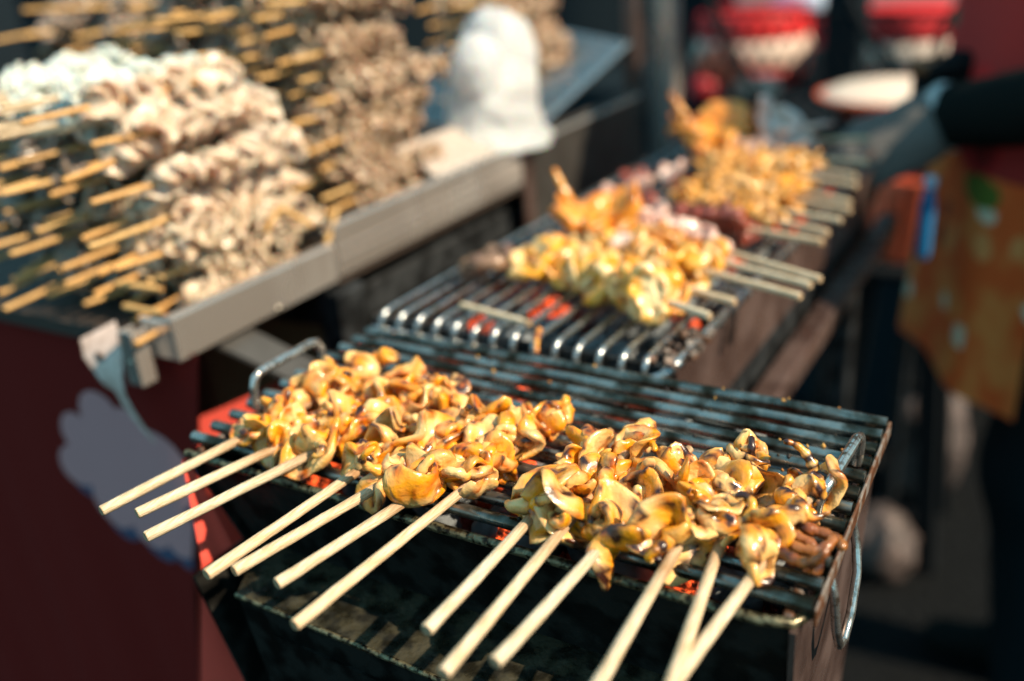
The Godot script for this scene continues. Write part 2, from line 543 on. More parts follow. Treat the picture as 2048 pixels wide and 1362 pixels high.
# ------------------------------------------------------------------ surface nets for bodies
class Field:
	var bones := []    # [a, b, ra, rb, colour]
	var blend := 0.03

	func bone(a: Vector3, b: Vector3, ra: float, rb: float, col: Color) -> void:
		bones.append([a, b, ra, rb, col])

	func dist(p: Vector3) -> float:
		var d := 1e9
		for o in bones:
			var ab: Vector3 = o[1] - o[0]
			var t := clampf((p - o[0]).dot(ab) / maxf(ab.length_squared(), 1e-9), 0.0, 1.0)
			var e: float = (p - (o[0] + ab * t)).length() - lerpf(o[2], o[3], t)
			var h := maxf(blend - absf(d - e), 0.0) / blend
			d = minf(d, e) - h * h * blend * 0.25
		return d

	func colour(p: Vector3) -> Color:
		var best := 1e9
		var c := Color.WHITE
		for o in bones:
			var ab: Vector3 = o[1] - o[0]
			var t := clampf((p - o[0]).dot(ab) / maxf(ab.length_squared(), 1e-9), 0.0, 1.0)
			var e: float = (p - (o[0] + ab * t)).length() - lerpf(o[2], o[3], t)
			if e < best:
				best = e; c = o[4]
		return c

	func build(mb: MB, cell: float) -> void:
		var i0 := mb.ix.size()
		var lo := Vector3.INF
		var hi := -Vector3.INF
		for o in bones:
			var r: float = maxf(o[2], o[3]) + blend
			for e in [o[0], o[1]]:
				lo = lo.min(e - Vector3.ONE * r); hi = hi.max(e + Vector3.ONE * r)
		var n := Vector3i((hi - lo) / cell) + Vector3i(3, 3, 3)
		var vals := PackedFloat32Array()
		vals.resize(n.x * n.y * n.z)
		vals.fill(1.0)
		var near := PackedByteArray()
		near.resize(vals.size())
		for o in bones:   # only the grid points near each bone
			var r: float = maxf(o[2], o[3]) + blend + cell * 2.0
			var a := Vector3i(((o[0] as Vector3).min(o[1]) - Vector3.ONE * r - lo) / cell)
			var b := Vector3i(((o[0] as Vector3).max(o[1]) + Vector3.ONE * r - lo) / cell) + Vector3i.ONE
			a = a.clamp(Vector3i.ZERO, n - Vector3i.ONE); b = b.clamp(Vector3i.ZERO, n - Vector3i.ONE)
			for x in range(a.x, b.x + 1):
				for y in range(a.y, b.y + 1):
					for z in range(a.z, b.z + 1):
						near[(x * n.y + y) * n.z + z] = 1
		for x in n.x:
			for y in n.y:
				for z in n.z:
					var k := (x * n.y + y) * n.z + z
					if near[k]:
						vals[k] = dist(lo + Vector3(x, y, z) * cell)
		var at := {}
		for x in n.x - 1:
			for y in n.y - 1:
				for z in n.z - 1:
					var k := (x * n.y + y) * n.z + z
					if not near[k]:
						continue
					var sum := Vector3.ZERO
					var cnt := 0
					for e in [[0, 0, 0, 1, 0, 0], [0, 1, 0, 1, 1, 0], [0, 0, 1, 1, 0, 1], [0, 1, 1, 1, 1, 1], [0, 0, 0, 0, 1, 0], [1, 0, 0, 1, 1, 0], [0, 0, 1, 0, 1, 1], [1, 0, 1, 1, 1, 1], [0, 0, 0, 0, 0, 1], [1, 0, 0, 1, 0, 1], [0, 1, 0, 0, 1, 1], [1, 1, 0, 1, 1, 1]]:
						var va := vals[((x + e[0]) * n.y + y + e[1]) * n.z + z + e[2]]
						var vb := vals[((x + e[3]) * n.y + y + e[4]) * n.z + z + e[5]]
						if (va < 0.0) != (vb < 0.0):
							var t := va / (va - vb)
							sum += Vector3(x + lerpf(e[0], e[3], t), y + lerpf(e[1], e[4], t), z + lerpf(e[2], e[5], t))
							cnt += 1
					if cnt:
						var p := lo + sum / cnt * cell
						at[k] = mb.add(p, colour(p))
		var step := [n.y * n.z, n.z, 1]
		for x in range(1, n.x - 1):
			for y in range(1, n.y - 1):
				for z in range(1, n.z - 1):
					var k := (x * n.y + y) * n.z + z
					for ax in 3:
						var s: int = step[ax]
						if (vals[k] < 0.0) != (vals[k + s] < 0.0):
							var u: int = step[(ax + 1) % 3]
							var w: int = step[(ax + 2) % 3]
							if at.has(k) and at.has(k - u) and at.has(k - w) and at.has(k - u - w):
								if vals[k] < 0.0: mb.quad(at[k], at[k - u], at[k - u - w], at[k - w])
								else: mb.quad(at[k], at[k - w], at[k - u - w], at[k - u])
		mb.close(i0)


# ================================================================== the scene
func _ready() -> void:
	rng.seed = 20240611
	nz.seed = 7; nz.frequency = 0.012; nz.fractal_octaves = 3
	nz2.seed = 19; nz2.frequency = 0.012; nz2.fractal_octaves = 3

	# ---- camera
	var cam := Camera3D.new()
	cam.name = "camera"
	add_child(cam)
	cam.transform = Transform3D(Basis(Vector3(0.86706446, -0.06735889, -0.49362131), Vector3(-0.14453542, 0.91419242, -0.37863139), Vector3(0.47676905, 0.39964358, 0.78292802)).orthonormalized(), Vector3(0.19687, 0.21173, 0.33176))
	var lens := CameraAttributesPhysical.new()
	lens.frustum_focal_length = 32.94
	lens.frustum_near = 0.02
	lens.frustum_far = 200.0
	lens.frustum_focus_distance = 0.372
	lens.exposure_aperture = 3.2
	cam.attributes = lens
	cam.current = true

	# ---- sky, sun, exposure
	var sky_mat := ProceduralSkyMaterial.new()
	sky_mat.sky_top_color = Color(0.44, 0.66, 0.75)
	sky_mat.sky_horizon_color = Color(0.60, 0.82, 0.85)
	sky_mat.sky_curve = 0.18
	sky_mat.ground_bottom_color = Color(0.10, 0.11, 0.12)
	sky_mat.ground_horizon_color = Color(0.30, 0.34, 0.36)
	sky_mat.sun_angle_max = 4.0
	var sky := Sky.new()
	sky.sky_material = sky_mat
	var env := Environment.new()
	env.background_mode = Environment.BG_SKY
	env.sky = sky
	env.background_energy_multiplier = 0.95
	env.tonemap_mode = Environment.TONE_MAPPER_LINEAR
	env.tonemap_exposure = 1.5
	env.sdfgi_enabled = true
	env.ssao_enabled = true
	env.ssil_enabled = true
	var we := WorldEnvironment.new()
	we.name = "environment"
	we.environment = env
	add_child(we)
	var sun := DirectionalLight3D.new()
	sun.name = "sun"
	sun.light_energy = 1.6
	sun.light_color = Color(1.0, 0.92, 0.80)
	sun.light_angular_distance = 0.5
	sun.shadow_enabled = true
	add_child(sun)
	sun.look_at_from_position(Vector3(0.74, 0.68, -0.04), Vector3.ZERO)

	make_materials()
	setting()
	near_grill()
	far_grill()
	trays()
	raw_piles()
	tablecloth()
	vendor()
	background()
	small_things()


func setting() -> void:
	var g := MB.new()
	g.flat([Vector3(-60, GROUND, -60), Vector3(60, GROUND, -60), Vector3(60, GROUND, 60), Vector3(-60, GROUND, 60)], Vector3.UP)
	single("ground", g, M.asphalt, "asphalt ground under the stall, its shade put into the dark colour", "ground", "", "structure")


# ------------------------------------------------------------------ the near grill
func coal_lump(mb: MB, r: float, ashy: float) -> void:
	var i0 := mb.ix.size()
	var off := Vector3(rng.randf() * 900, rng.randf() * 900, rng.randf() * 900)
	var rows := []
	for i in 7:
		var th := PI * i / 6.0
		var row := []
		for j in 9:
			var a := TAU * j / 9.0
			var d := Vector3(sin(th) * cos(a) * 1.25, cos(th) * 0.8, sin(th) * sin(a))
			var q := d * r * (1.0 + 0.5 * nz.get_noise_3dv(d * 110.0 + off))
			var s := clampf(nz2.get_noise_3dv(d * 160.0 + off) * 1.6 + ashy, 0.0, 1.0)
			row.append(mb.add(q, Color(0.02, 0.02, 0.022).lerp(Color(0.52, 0.57, 0.60), s)))
		rows.append(row)
	for i in 6:
		for j in 9:
			mb.quad(rows[i][j], rows[i][(j + 1) % 9], rows[i + 1][(j + 1) % 9], rows[i + 1][j])
	mb.close(i0)

func coals(x0: float, x1: float, z0: float, z1: float, y: float, nx: int, nzz: int, hot: float, where: String, xf := Transform3D()) -> void:
	var shapes := []
	for k in 8:
		var mb := MB.new()
		coal_lump(mb, 1.0, 0.45 + 0.18 * (k % 4))
		shapes.append(mb.mesh())
	for i in nx:
		for k in nzz:
			var o := MeshInstance3D.new()
			var glow := rng.randf() < hot
			o.name = numbered("glowing_ember" if glow else "charcoal_lump")
			o.mesh = shapes[rng.randi() % 8]
			o.material_override = M.ember if glow else M.coal
			add_child(o)
			var r := rng.randf_range(0.0075, 0.0125)
			var p := Vector3(lerpf(x0, x1, (i + rng.randf()) / nx), y + rng.randf_range(-0.004, 0.004), lerpf(z0, z1, (k + rng.randf()) / nzz))
			o.transform = xf * Transform3D(rand_basis().scaled(Vector3.ONE * r), p)
			if glow:
				tag(o, "red glowing ember among the ash in the " + where, "ember", "embers in the " + where)
			else:
				tag(o, "ash-grey charcoal lump in the bed of the " + where, "charcoal", "charcoal lumps in the " + where)

func near_grill() -> void:
	var t := thing("charcoal_grill", "small black box grill with a front ash ledge, nearest the viewer", "grill", Vector3(0, GROUND, 0))
	var up := Vector3(0, -GROUND, 0)
	var V := func(x: float, y: float, z: float) -> Vector3: return Vector3(x, y, z) + up
	# front wall slopes in, with a ledge at its foot
	var mb := MB.new()
	mb.plate([V.call(-0.143, -0.009, 0.0755), V.call(0.142, -0.009, 0.0755), V.call(0.138, -0.062, 0.063), V.call(-0.124, -0.062, 0.063)], Vector3(0, 0, -0.0025))
	part("front_wall", mb, M.box_iron, t)
	mb = MB.new()
	mb.plate([V.call(-0.124, -0.0605, 0.0605), V.call(0.138, -0.0605, 0.0605), V.call(0.138, -0.0605, 0.1075), V.call(-0.104, -0.0605, 0.0995)], Vector3(0, -0.002, 0))
	part("ash_ledge", mb, M.ledge_iron, t)
	mb = MB.new()
	mb.tube([V.call(-0.104, -0.0612, 0.0998), V.call(0.017, -0.0612, 0.1038), V.call(0.138, -0.0612, 0.1078)], 0.0013, 8)
	part("ledge_edge", mb, M.rim_iron, t)
	mb = MB.new()
	mb.plate([V.call(-0.104, -0.0628, 0.0990), V.call(0.138, -0.0628, 0.107), V.call(0.132, -0.24, 0.092), V.call(-0.088, -0.24, 0.086)], Vector3(0, 0, -0.0025))
	part("lower_front", mb, M.box_iron, t)
	for s in [0, 1]:   # pressed panels of the lower front
		mb = MB.new()
		var xa := -0.085 if s == 0 else 0.03
		mb.plate([V.call(xa, -0.078, 0.0995 + s * 0.0035), V.call(xa + 0.10, -0.078, 0.1030 + s * 0.0035), V.call(xa + 0.10, -0.20, 0.0930 + s * 0.0035), V.call(xa + 0.004, -0.20, 0.0905 + s * 0.0035)], Vector3(0, 0, -0.0012))
		part("lower_panel", mb, M.box_iron, t)
	mb = MB.new()
	mb.plate([V.call(-0.143, -0.009, -0.0755), V.call(0.142, -0.009, -0.0755), V.call(0.132, -0.24, -0.070), V.call(-0.088, -0.24, -0.070)], Vector3(0, 0, 0.0025))
	part("back_wall", mb, M.box_iron, t)
	for s in [-1, 1]:
		mb = MB.new()
		var xt := -0.1455 if s < 0 else 0.1445
		var xb := -0.0905 if s < 0 else 0.1345
		var xm := lerpf(xt, xb, 0.23)
		mb.plate([V.call(xt, -0.009, -0.078), V.call(xt, -0.009, 0.078), V.call(xm, -0.060, 0.066), V.call(xm, -0.060, -0.076)], Vector3(-0.0022 * s, 0, 0))
		mb.plate([V.call(xm, -0.0602, -0.076), V.call(xm, -0.0602, 0.100), V.call(xb, -0.24, 0.088), V.call(xb, -0.24, -0.072)], Vector3(-0.0022 * s, 0, 0))
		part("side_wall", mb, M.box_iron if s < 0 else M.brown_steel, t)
	mb = MB.new()
	mb.tube([V.call(-0.146, -0.0075, 0.0768), V.call(0.0, -0.0078, 0.0778), V.call(0.132, -0.0078, 0.0772), V.call(0.1425, -0.0078, 0.0745), V.call(0.1468, -0.0078, 0.066), V.call(0.1468, -0.0078, -0.076)], 0.0021, 10)
	part("front_rim", mb, M.rim_iron, t)
	mb = MB.new()
	mb.box(V.call(0.0, -0.045, -0.004), Vector3(0.255, 0.003, 0.125), 0.0)
	part("fire_bed", mb, M.ash, t)
	mb = MB.new()
	mb.box(V.call(0.021, -0.2415, 0.008), Vector3(0.22, 0.003, 0.155), 0.0)
	part("base_plate", mb, M.box_iron, t)
	for sx in [-0.08, 0.12]:
		for sz in [-0.06, 0.075]:
			mb = MB.new()
			mb.box(V.call(sx, (-0.243 + GROUND) / 2.0, sz), Vector3(0.02, -GROUND - 0.243, 0.02), 0.002)
			part("leg", mb, M.frame_steel, t)
	# wire carrying loop hanging on the right wall
	mb = MB.new()
	var loop := []
	for p in [[0.1475, -0.012, 0.040], [0.1500, -0.018, 0.043], [0.1510, -0.034, 0.040], [0.1515, -0.047, 0.033], [0.1520, -0.0495, 0.026], [0.1525, -0.043, 0.018], [0.1520, -0.030, 0.008], [0.1500, -0.020, 0.0035], [0.1475, -0.010, 0.003]]:
		loop.append(V.call(p[0], p[1], p[2]))
	mb.tube(loop, 0.0019, 8)
	part("carrying_loop", mb, M.handle_steel, t)

	coals(-0.125, 0.128, -0.06, 0.052, -0.025, 17, 8, 0.16, "near grill")

	# the grate lies loose on the box
	t = thing("grill_grate", "blackened round-bar grate lying on the small near grill", "grate", Vector3(0, -0.0055, 0))
	for k in 12:
		mb = MB.new()
		var z := (k - 5.5) * 0.0125
		var pts := []
		for i in 9:
			pts.append(Vector3(lerpf(-0.1478, 0.1478, i / 8.0), 0.0026 + rng.randf_range(-0.0004, 0.0004), z + rng.randf_range(-0.0003, 0.0003)))
		mb.tube(pts, rng.randf_range(0.0027, 0.0030), 12)
		part("bar", mb, M.bar_iron, t)
	for s in [-1, 1]:
		mb = MB.new()
		mb.box(Vector3(0.1405 * s, -0.0026, 0.0), Vector3(0.004, 0.006, 0.148), 0.001)
		part("end_strip", mb, M.rust_iron, t)
	mb = MB.new()
	mb.box(Vector3(0.1488, -0.0008, 0.0), Vector3(0.0014, 0.0075, 0.142), 0.0005)
	part("end_plate", mb, M.rust_iron, t)
	mb = MB.new()   # left lifting handle
	mb.tube([Vector3(-0.1405, 0.002, 0.034), Vector3(-0.1405, 0.014, 0.0335), Vector3(-0.1405, 0.0185, 0.031), Vector3(-0.1405, 0.0200, 0.027), Vector3(-0.1405, 0.0200, -0.012), Vector3(-0.1405, 0.0185, -0.0165), Vector3(-0.1405, 0.014, -0.019), Vector3(-0.1405, 0.002, -0.0195)], 0.0023, 10)
	part("lifting_handle", mb, M.handle_steel, t)
	mb = MB.new()   # right lifting handle, knocked outwards
	mb.tube([Vector3(0.136, 0.002, 0.018), Vector3(0.1370, 0.010, 0.0185), Vector3(0.1385, 0.0150, 0.0165), Vector3(0.1400, 0.0170, 0.012), Vector3(0.1425, 0.0180, -0.022), Vector3(0.1430, 0.0168, -0.0265), Vector3(0.1430, 0.012, -0.029), Vector3(0.1425, 0.002, -0.0295)], 0.0023, 10)
	part("lifting_handle", mb, M.handle_steel, t)

	# crumbs burnt on to the bars
	mb = MB.new()
	for k in 150:
		var i0 := mb.ix.size()
		var b := rng.randi() % 12
		var p := Vector3(rng.randf_range(-0.135, 0.14), 0.0003, (b - 5.5) * 0.0125 + rng.randf_range(-0.0018, 0.0018))
		var r := rng.randf_range(0.0004, 0.0012)
		var col: Color = [Color(0.35, 0.14, 0.03), Color(0.5, 0.26, 0.06), Color(0.03, 0.02, 0.015), Color(0.02, 0.018, 0.016)][rng.randi() % 4]
		var q := []
		for d in [Vector3.UP, Vector3.LEFT, Vector3.FORWARD, Vector3.RIGHT, Vector3.BACK, Vector3.DOWN]:
			q.append(mb.add(p + d * r * rng.randf_range(0.6, 1.5), col))
		for j in 4:
			mb.tri(q[0], q[1 + j], q[1 + (j + 1) % 4])
			mb.tri(q[5], q[1 + (j + 1) % 4], q[1 + j])
		mb.close(i0)
	single("burnt_crumbs", mb, M.crumb, "burnt crumbs stuck along the bars of the near grate", "crumbs", "", "stuff")

	# [label, tip, where the meat begins, bend of the meat, pieces, char]
	var rows := [
		["first grilled squid skewer from the left, its stick sticking out farthest left", Vector3(-0.125, 0.004, 0.139), Vector3(-0.112, 0.0095, 0.074), 5, 0.22],
		["second grilled squid skewer from the left, stick parallel to the first", Vector3(-0.109, 0.004, 0.134), Vector3(-0.092, 0.0095, 0.078), 5, 0.12],
		["third grilled squid skewer from the left, with a folded flap at its front", Vector3(-0.092, 0.004, 0.144), Vector3(-0.073, 0.0095, 0.078), 5, 0.12],
		["fourth grilled squid skewer, its stick scorched grey near the meat", Vector3(-0.051, 0.004, 0.151), Vector3(-0.042, 0.0095, 0.077), 4, 0.16],
		["fifth grilled squid skewer, close beside the scorched stick", Vector3(-0.043, 0.004, 0.145), Vector3(-0.027, 0.0095, 0.081), 4, 0.10],
		["sixth grilled squid skewer, left of the longest stick", Vector3(-0.023, 0.004, 0.144), Vector3(-0.010, 0.0095, 0.085), 4, 0.12],
		["grilled squid skewer with the longest stick, over the middle of the ash ledge", Vector3(-0.002, 0.004, 0.158), Vector3(0.008, 0.0095, 0.071), 4, 0.16],
		["grilled squid skewer right of the wide gap between the sticks", Vector3(0.040, 0.004, 0.141), Vector3(0.042, 0.0095, 0.080), 4, 0.18],
		["fifth grilled squid skewer from the right, leaning on the wide gap's neighbour", Vector3(0.056, 0.004, 0.155), Vector3(0.057, 0.0095, 0.081), 4, 0.22],
		["fourth grilled squid skewer from the right, before the crossed pair", Vector3(0.068, 0.004, 0.144), Vector3(0.074, 0.0095, 0.081), 4, 0.25],
		["grilled squid skewer with a steep stick just left of the crossed pair", Vector3(0.101, 0.004, 0.146), Vector3(0.100, 0.0095, 0.080), 4, 0.30],
		["left one of the two crossed squid skewers, with a tall yellow flap", Vector3(0.121, 0.004, 0.136), Vector3(0.113, 0.0110, 0.064), 4, 0.34],
		["rightmost grilled squid skewer, its stick crossing under its neighbour", Vector3(0.119, 0.001, 0.131), Vector3(0.127, 0.0090, 0.071), 4, 0.38],
	]
	for i in rows.size():
		var row: Array = rows[i]
		grilled_skewer(row[0], row[1], row[2], row[3], row[4], i)


func grilled_skewer(label: String, tip: Vector3, start: Vector3, pieces: int, burn: float, i: int) -> void:
	var t := thing("grilled_squid_skewer", label, "skewer", Vector3(start.x, 0.0, start.z), 0.0, "squid skewers on the near grate")
	var o := t.position
	var dir := (start - tip).normalized()
	var far := start + dir * (0.019 * pieces)
	far.y = 0.0085
	part("stick", stick_mesh(tip - o, far - o, 0.00235, 0.0019, (start - tip).length() / (far - tip).length()), M.bamboo, t)
	var axis := (far - start).normalized()
	for k in pieces:
		var c := start + axis * (0.008 + 0.0178 * k) - o
		var big := rng.randf_range(0.0100, 0.0132) if rng.randf() < 0.55 else rng.randf_range(0.0138, 0.0178)
		var dark := burn + rng.randf_range(-0.16, 0.14)
		# the flap that the stick goes through, folded round it and opening upwards or to one side
		var mb := MB.new()
		var open := Vector3(rng.randf_range(-0.7, 0.7), rng.randf_range(0.1, 1.0), rng.randf_range(-0.3, 1.0))
		var b := facing(open, rng.randf() * TAU)
		flap(mb, Transform3D(b, c - open.normalized() * big * 0.42 + Vector3(0, 0.0005, 0)), big, rng.randf_range(0.0032, 0.0046), rng.randf_range(1.3, 2.4), rng.randf_range(-1.1, 1.2), rng.randf_range(0.16, 0.40), rng.randi_range(2, 4), GRILLED, dark, 10, 42)
		part("squid_piece", mb, M.grilled, t)
		# smaller, crumpled ones beside it
		for m in rng.randi_range(1, 2):
			mb = MB.new()
			var side := Vector3(rng.randf_range(-1, 1), rng.randf_range(-0.1, 0.9), rng.randf_range(-0.6, 0.6)).normalized()
			flap(mb, Transform3D(facing(side, rng.randf() * TAU), c + axis * (0.010 * m + rng.randf_range(-0.002, 0.004)) + side * 0.0005), rng.randf_range(0.0055, 0.0105), rng.randf_range(0.0032, 0.0068), rng.randf_range(0.9, 2.3), rng.randf_range(-0.9, 0.9), rng.randf_range(0.16, 0.42), rng.randi_range(2, 4), GRILLED, dark + rng.randf_range(-0.1, 0.16), 8, 30)
			part("squid_piece", mb, M.grilled, t)
		if rng.randf() < 0.35:
			mb = MB.new()
			var sd := Vector3(rng.randf_range(-1, 1), rng.randf_range(0.2, 1.0), rng.randf_range(-0.6, 0.8)).normalized()
			tentacle(mb, c + sd * 0.005, sd, rng.randf_range(0.012, 0.022), 0.0026, 0.0012, rng.randf_range(1.0, 3.5), GRILLED, burn + 0.2)
			part("tentacle", mb, M.grilled, t)
	if i == 12:   # charred tentacles hang to the right of the last one
		for k in 4:
			var mb := MB.new()
			tentacle(mb, start + axis * (0.012 + 0.006 * k) + Vector3(0.006, -0.001, 0) - o, Vector3(1, -0.1, 0.5 - 0.25 * k), 0.020, 0.0026, 0.0017, rng.randf_range(1.0, 2.5), CHARRED, 0.1)
			part("tentacle", mb, M.grilled, t)


# ------------------------------------------------------------------ the long grill behind
func far_grill() -> void:
	var turn := -0.012
	var t := thing("charcoal_grill", "long brown steel charcoal grill standing behind the small one", "grill", Vector3(-0.064, GROUND, -0.095), turn)
	var xf := Transform3D(Basis(Vector3.UP, turn), Vector3(-0.064, 0, -0.095))
	var h := -GROUND
	var mb := MB.new()
	var hw := 0.102
	var ln := 0.54
	mb.plate([Vector3(hw, h - 0.004, 0.0), Vector3(hw, h - 0.004, -ln), Vector3(hw + 0.003, h - 0.054, -ln), Vector3(hw + 0.003, h - 0.054, 0.0)], Vector3(-0.003, 0, 0))
	part("right_wall", mb, M.brown_steel, t)
	mb = MB.new()
	mb.plate([Vector3(-hw, h - 0.006, 0.0), Vector3(-hw, h - 0.006, -ln), Vector3(-hw, h - 0.056, -ln), Vector3(-hw, h - 0.056, 0.0)], Vector3(0.003, 0, 0))
	part("left_wall", mb, M.dark_steel, t)
	for e in [0.0, -ln]:
		mb = MB.new()
		mb.plate([Vector3(-hw + 0.004, h - 0.006, e), Vector3(hw - 0.004, h - 0.006, e), Vector3(hw - 0.004, h - 0.054, e), Vector3(-hw + 0.004, h - 0.054, e)], Vector3(0, 0, -0.003))
		part("end_wall", mb, M.frame_steel, t)
	mb = MB.new()
	mb.box(Vector3(0, h - 0.05, -ln / 2), Vector3(2 * hw - 0.008, 0.003, ln - 0.01))
	part("fire_bed", mb, M.ash, t)
	mb = MB.new()   # stand: two rails and four legs
	mb.box(Vector3(hw + 0.012, h - 0.088, -ln / 2), Vector3(0.018, 0.018, ln + 0.06), 0.002)
	part("rail", mb, M.brown_steel, t)
	mb = MB.new()
	mb.box(Vector3(hw - 0.014, h - 0.076, -ln / 2), Vector3(0.02, 0.042, ln), 0.002)
	part("rail", mb, M.frame_steel, t)
	mb = MB.new()
	mb.box(Vector3(-hw + 0.014, h - 0.078, -ln / 2), Vector3(0.02, 0.042, ln), 0.002)
	part("rail", mb, M.frame_steel, t)
	for sx in [-0.088, 0.088]:
		for sz in [-0.03, -ln + 0.03]:
			mb = MB.new()
			mb.box(Vector3(sx, (h - 0.100) / 2.0, sz), Vector3(0.022, h - 0.100, 0.022), 0.002)
			part("leg", mb, M.frame_steel, t)
	coals(-0.09, 0.09, -ln + 0.03, -0.02, -0.034, 10, 18, 0.07, "long grill", xf)

	t = thing("grill_grate", "long wire grate of lengthwise bars on the grill behind", "grate", Vector3(-0.064, -0.004, -0.097), -0.03)
	for k in 14:
		mb = MB.new()
		var x := lerpf(-0.094, 0.086, k / 13.0)
		mb.tube([Vector3(x, -0.012, 0.006), Vector3(x, -0.003, 0.0045), Vector3(x, 0.0005, 0.001), Vector3(x, 0.001, -0.006), Vector3(x, 0.001, -0.4), Vector3(x, 0.001, -ln + 0.02)], 0.0020, 8)
		part("bar", mb, M.far_bar, t)
	mb = MB.new()
	mb.tube([Vector3(-0.100, -0.010, 0.0065), Vector3(0.086, -0.010, 0.0065), Vector3(0.096, -0.006, 0.005), Vector3(0.101, -0.001, -0.004), Vector3(0.102, 0.0, -0.02), Vector3(0.102, 0.0, -ln + 0.02)], 0.0032, 8)
	part("frame_wire", mb, M.far_bar, t)
	for k in 3:
		mb = MB.new()
		mb.tube([Vector3(-0.098, -0.0035, -0.12 - 0.18 * k), Vector3(0.1, -0.0035, -0.12 - 0.18 * k)], 0.0022, 8)
		part("cross_wire", mb, M.far_bar, t)
	mb = MB.new()
	for k in 40:
		mb.box(Vector3(rng.randf_range(0.088, 0.108), rng.randf_range(0.0, 0.003), rng.randf_range(-0.05, 0.005)), Vector3.ONE * rng.randf_range(0.001, 0.004), 0.0, rand_basis())
	part("grease_crust", mb, M.rust_iron, t)

	# [tip, direction end, pieces, palette, kind, label]
	var rows := [
		[Vector3(0.046, 0.014, -0.123), Vector3(0.010, 0.012, -0.140), 8, BRIGHT, 0.0190, "bright yellow squid skewer nearest the viewer on the long grill, ending in a square block"],
		[Vector3(0.053, 0.015, -0.145), Vector3(0.022, 0.013, -0.157), 9, BRIGHT, 0.016, "second yellow squid skewer on the long grill, short stick end showing"],
		[Vector3(0.084, 0.015, -0.165), Vector3(0.026, 0.013, -0.190), 8, BRIGHT, 0.016, "yellow squid skewer whose bare stick is lowest of the three long ones"],
		[Vector3(0.086, 0.017, -0.179), Vector3(0.026, 0.015, -0.208), 7, GRILLED, 0.016, "lower of the touching pair of sticks on the long grill"],
		[Vector3(0.090, 0.019, -0.185), Vector3(0.024, 0.018, -0.226), 7, PINK, 0.015, "upper of the touching pair of sticks, with pale pink squid"],
		[Vector3(0.074, 0.016, -0.261), Vector3(0.022, 0.014, -0.283), 5, SAUCE, 0.015, "dark red sauced skewer with a bleached stick, middle of the long grill"],
		[Vector3(0.073, 0.016, -0.281), Vector3(0.032, 0.014, -0.304), 6, GOLD, 0.014, "golden frilled skewer next behind the dark red one"],
		[Vector3(0.075, 0.016, -0.311), Vector3(0.030, 0.014, -0.328), 7, GOLD, 0.014, "golden frilled skewer, second behind the dark red one"],
		[Vector3(0.076, 0.016, -0.336), Vector3(0.032, 0.014, -0.360), 7, GOLD, 0.015, "golden frilled skewer, third behind the dark red one"],
		[Vector3(0.072, 0.017, -0.355), Vector3(0.028, 0.015, -0.384), 8, GOLD, 0.015, "golden frilled skewer, fourth behind the dark red one"],
		[Vector3(0.068, 0.017, -0.400), Vector3(0.026, 0.015, -0.423), 8, GOLD, 0.016, "golden frilled skewer just before the gloved hand"],
		[Vector3(0.062, 0.017, -0.429), Vector3(0.022, 0.015, -0.455), 7, GOLD, 0.016, "golden frilled skewer below the gloved hand"],
		[Vector3(0.063, 0.018, -0.472), Vector3(-0.002, 0.016, -0.495), 6, PINK, 0.018, "pale skewer whose stick end touches the gloved fingertips"],
		[Vector3(0.048, 0.020, -0.555), Vector3(-0.005, 0.018, -0.556), 5, SAUCE, 0.018, "farthest skewer, dark at its front end, under the gloved hand"],
	]
	for i in rows.size():
		far_skewer(rows[i])

	# a bare stick lying across the near end of the grate
	mb = stick_mesh(Vector3(-0.055, 0, 0), Vector3(0, 0, 0), 0.0022)
	var st := single("skewer_stick", mb, M.bamboo_x, "bare bamboo stick lying across the bars at the near end of the long grill", "stick")
	st.position = Vector3(-0.053, 0.004, -0.100)
	st.rotation.y = -0.2
	mb = MB.new()
	tentacle(mb, Vector3.ZERO, Vector3(0.3, 0, 1), 0.02, 0.0022, 0.0012, 0.8, ORANGE, 0.0)
	st = single("squid_scrap", mb, M.grilled, "thin orange scrap of squid lying at the end of the bare stick", "scrap")
	st.position = Vector3(-0.046, 0.002, -0.098)

	# whole baby squid, orange, with one arm sticking up
	whole_squid("orange baby squid with one arm sticking up, left side of the long grill", Vector3(-0.085, 0.016, -0.262), ORANGE, 0.029, 8)
	whole_squid("golden octopus with a raised arm at the far end of the long grill", Vector3(-0.085, 0.022, -0.52), ORANGE, 0.034, 9)
	whole_squid("pale squid mantle lying at the far right of the long grill", Vector3(-0.022, 0.026, -0.53), PINK, 0.030, 4)
	# the dark curled ring at the left end of the near row
	mb = MB.new()
	var pts := []
	var rad := []
	var col := []
	for k in 22:
		var a := k / 21.0 * 5.4 + 0.4
		pts.append(Vector3(cos(a) * 0.0140, 0.010 + 0.004 * sin(a * 1.5), sin(a) * 0.0140))
		rad.append(0.0056 + 0.0013 * sin(k * 1.7))
		col.append(Color(0.11, 0.05, 0.03).lerp(Color(0.3, 0.17, 0.1), 0.5 + 0.5 * sin(k * 0.9)))
	mb.tube(pts, rad, 9, col, true)
	var rg := single("curled_squid_ring", mb, M.grilled, "dark brown curled squid ring at the left end of the nearest yellow row", "squid ring")
	rg.position = Vector3(-0.124, 0.0, -0.172)
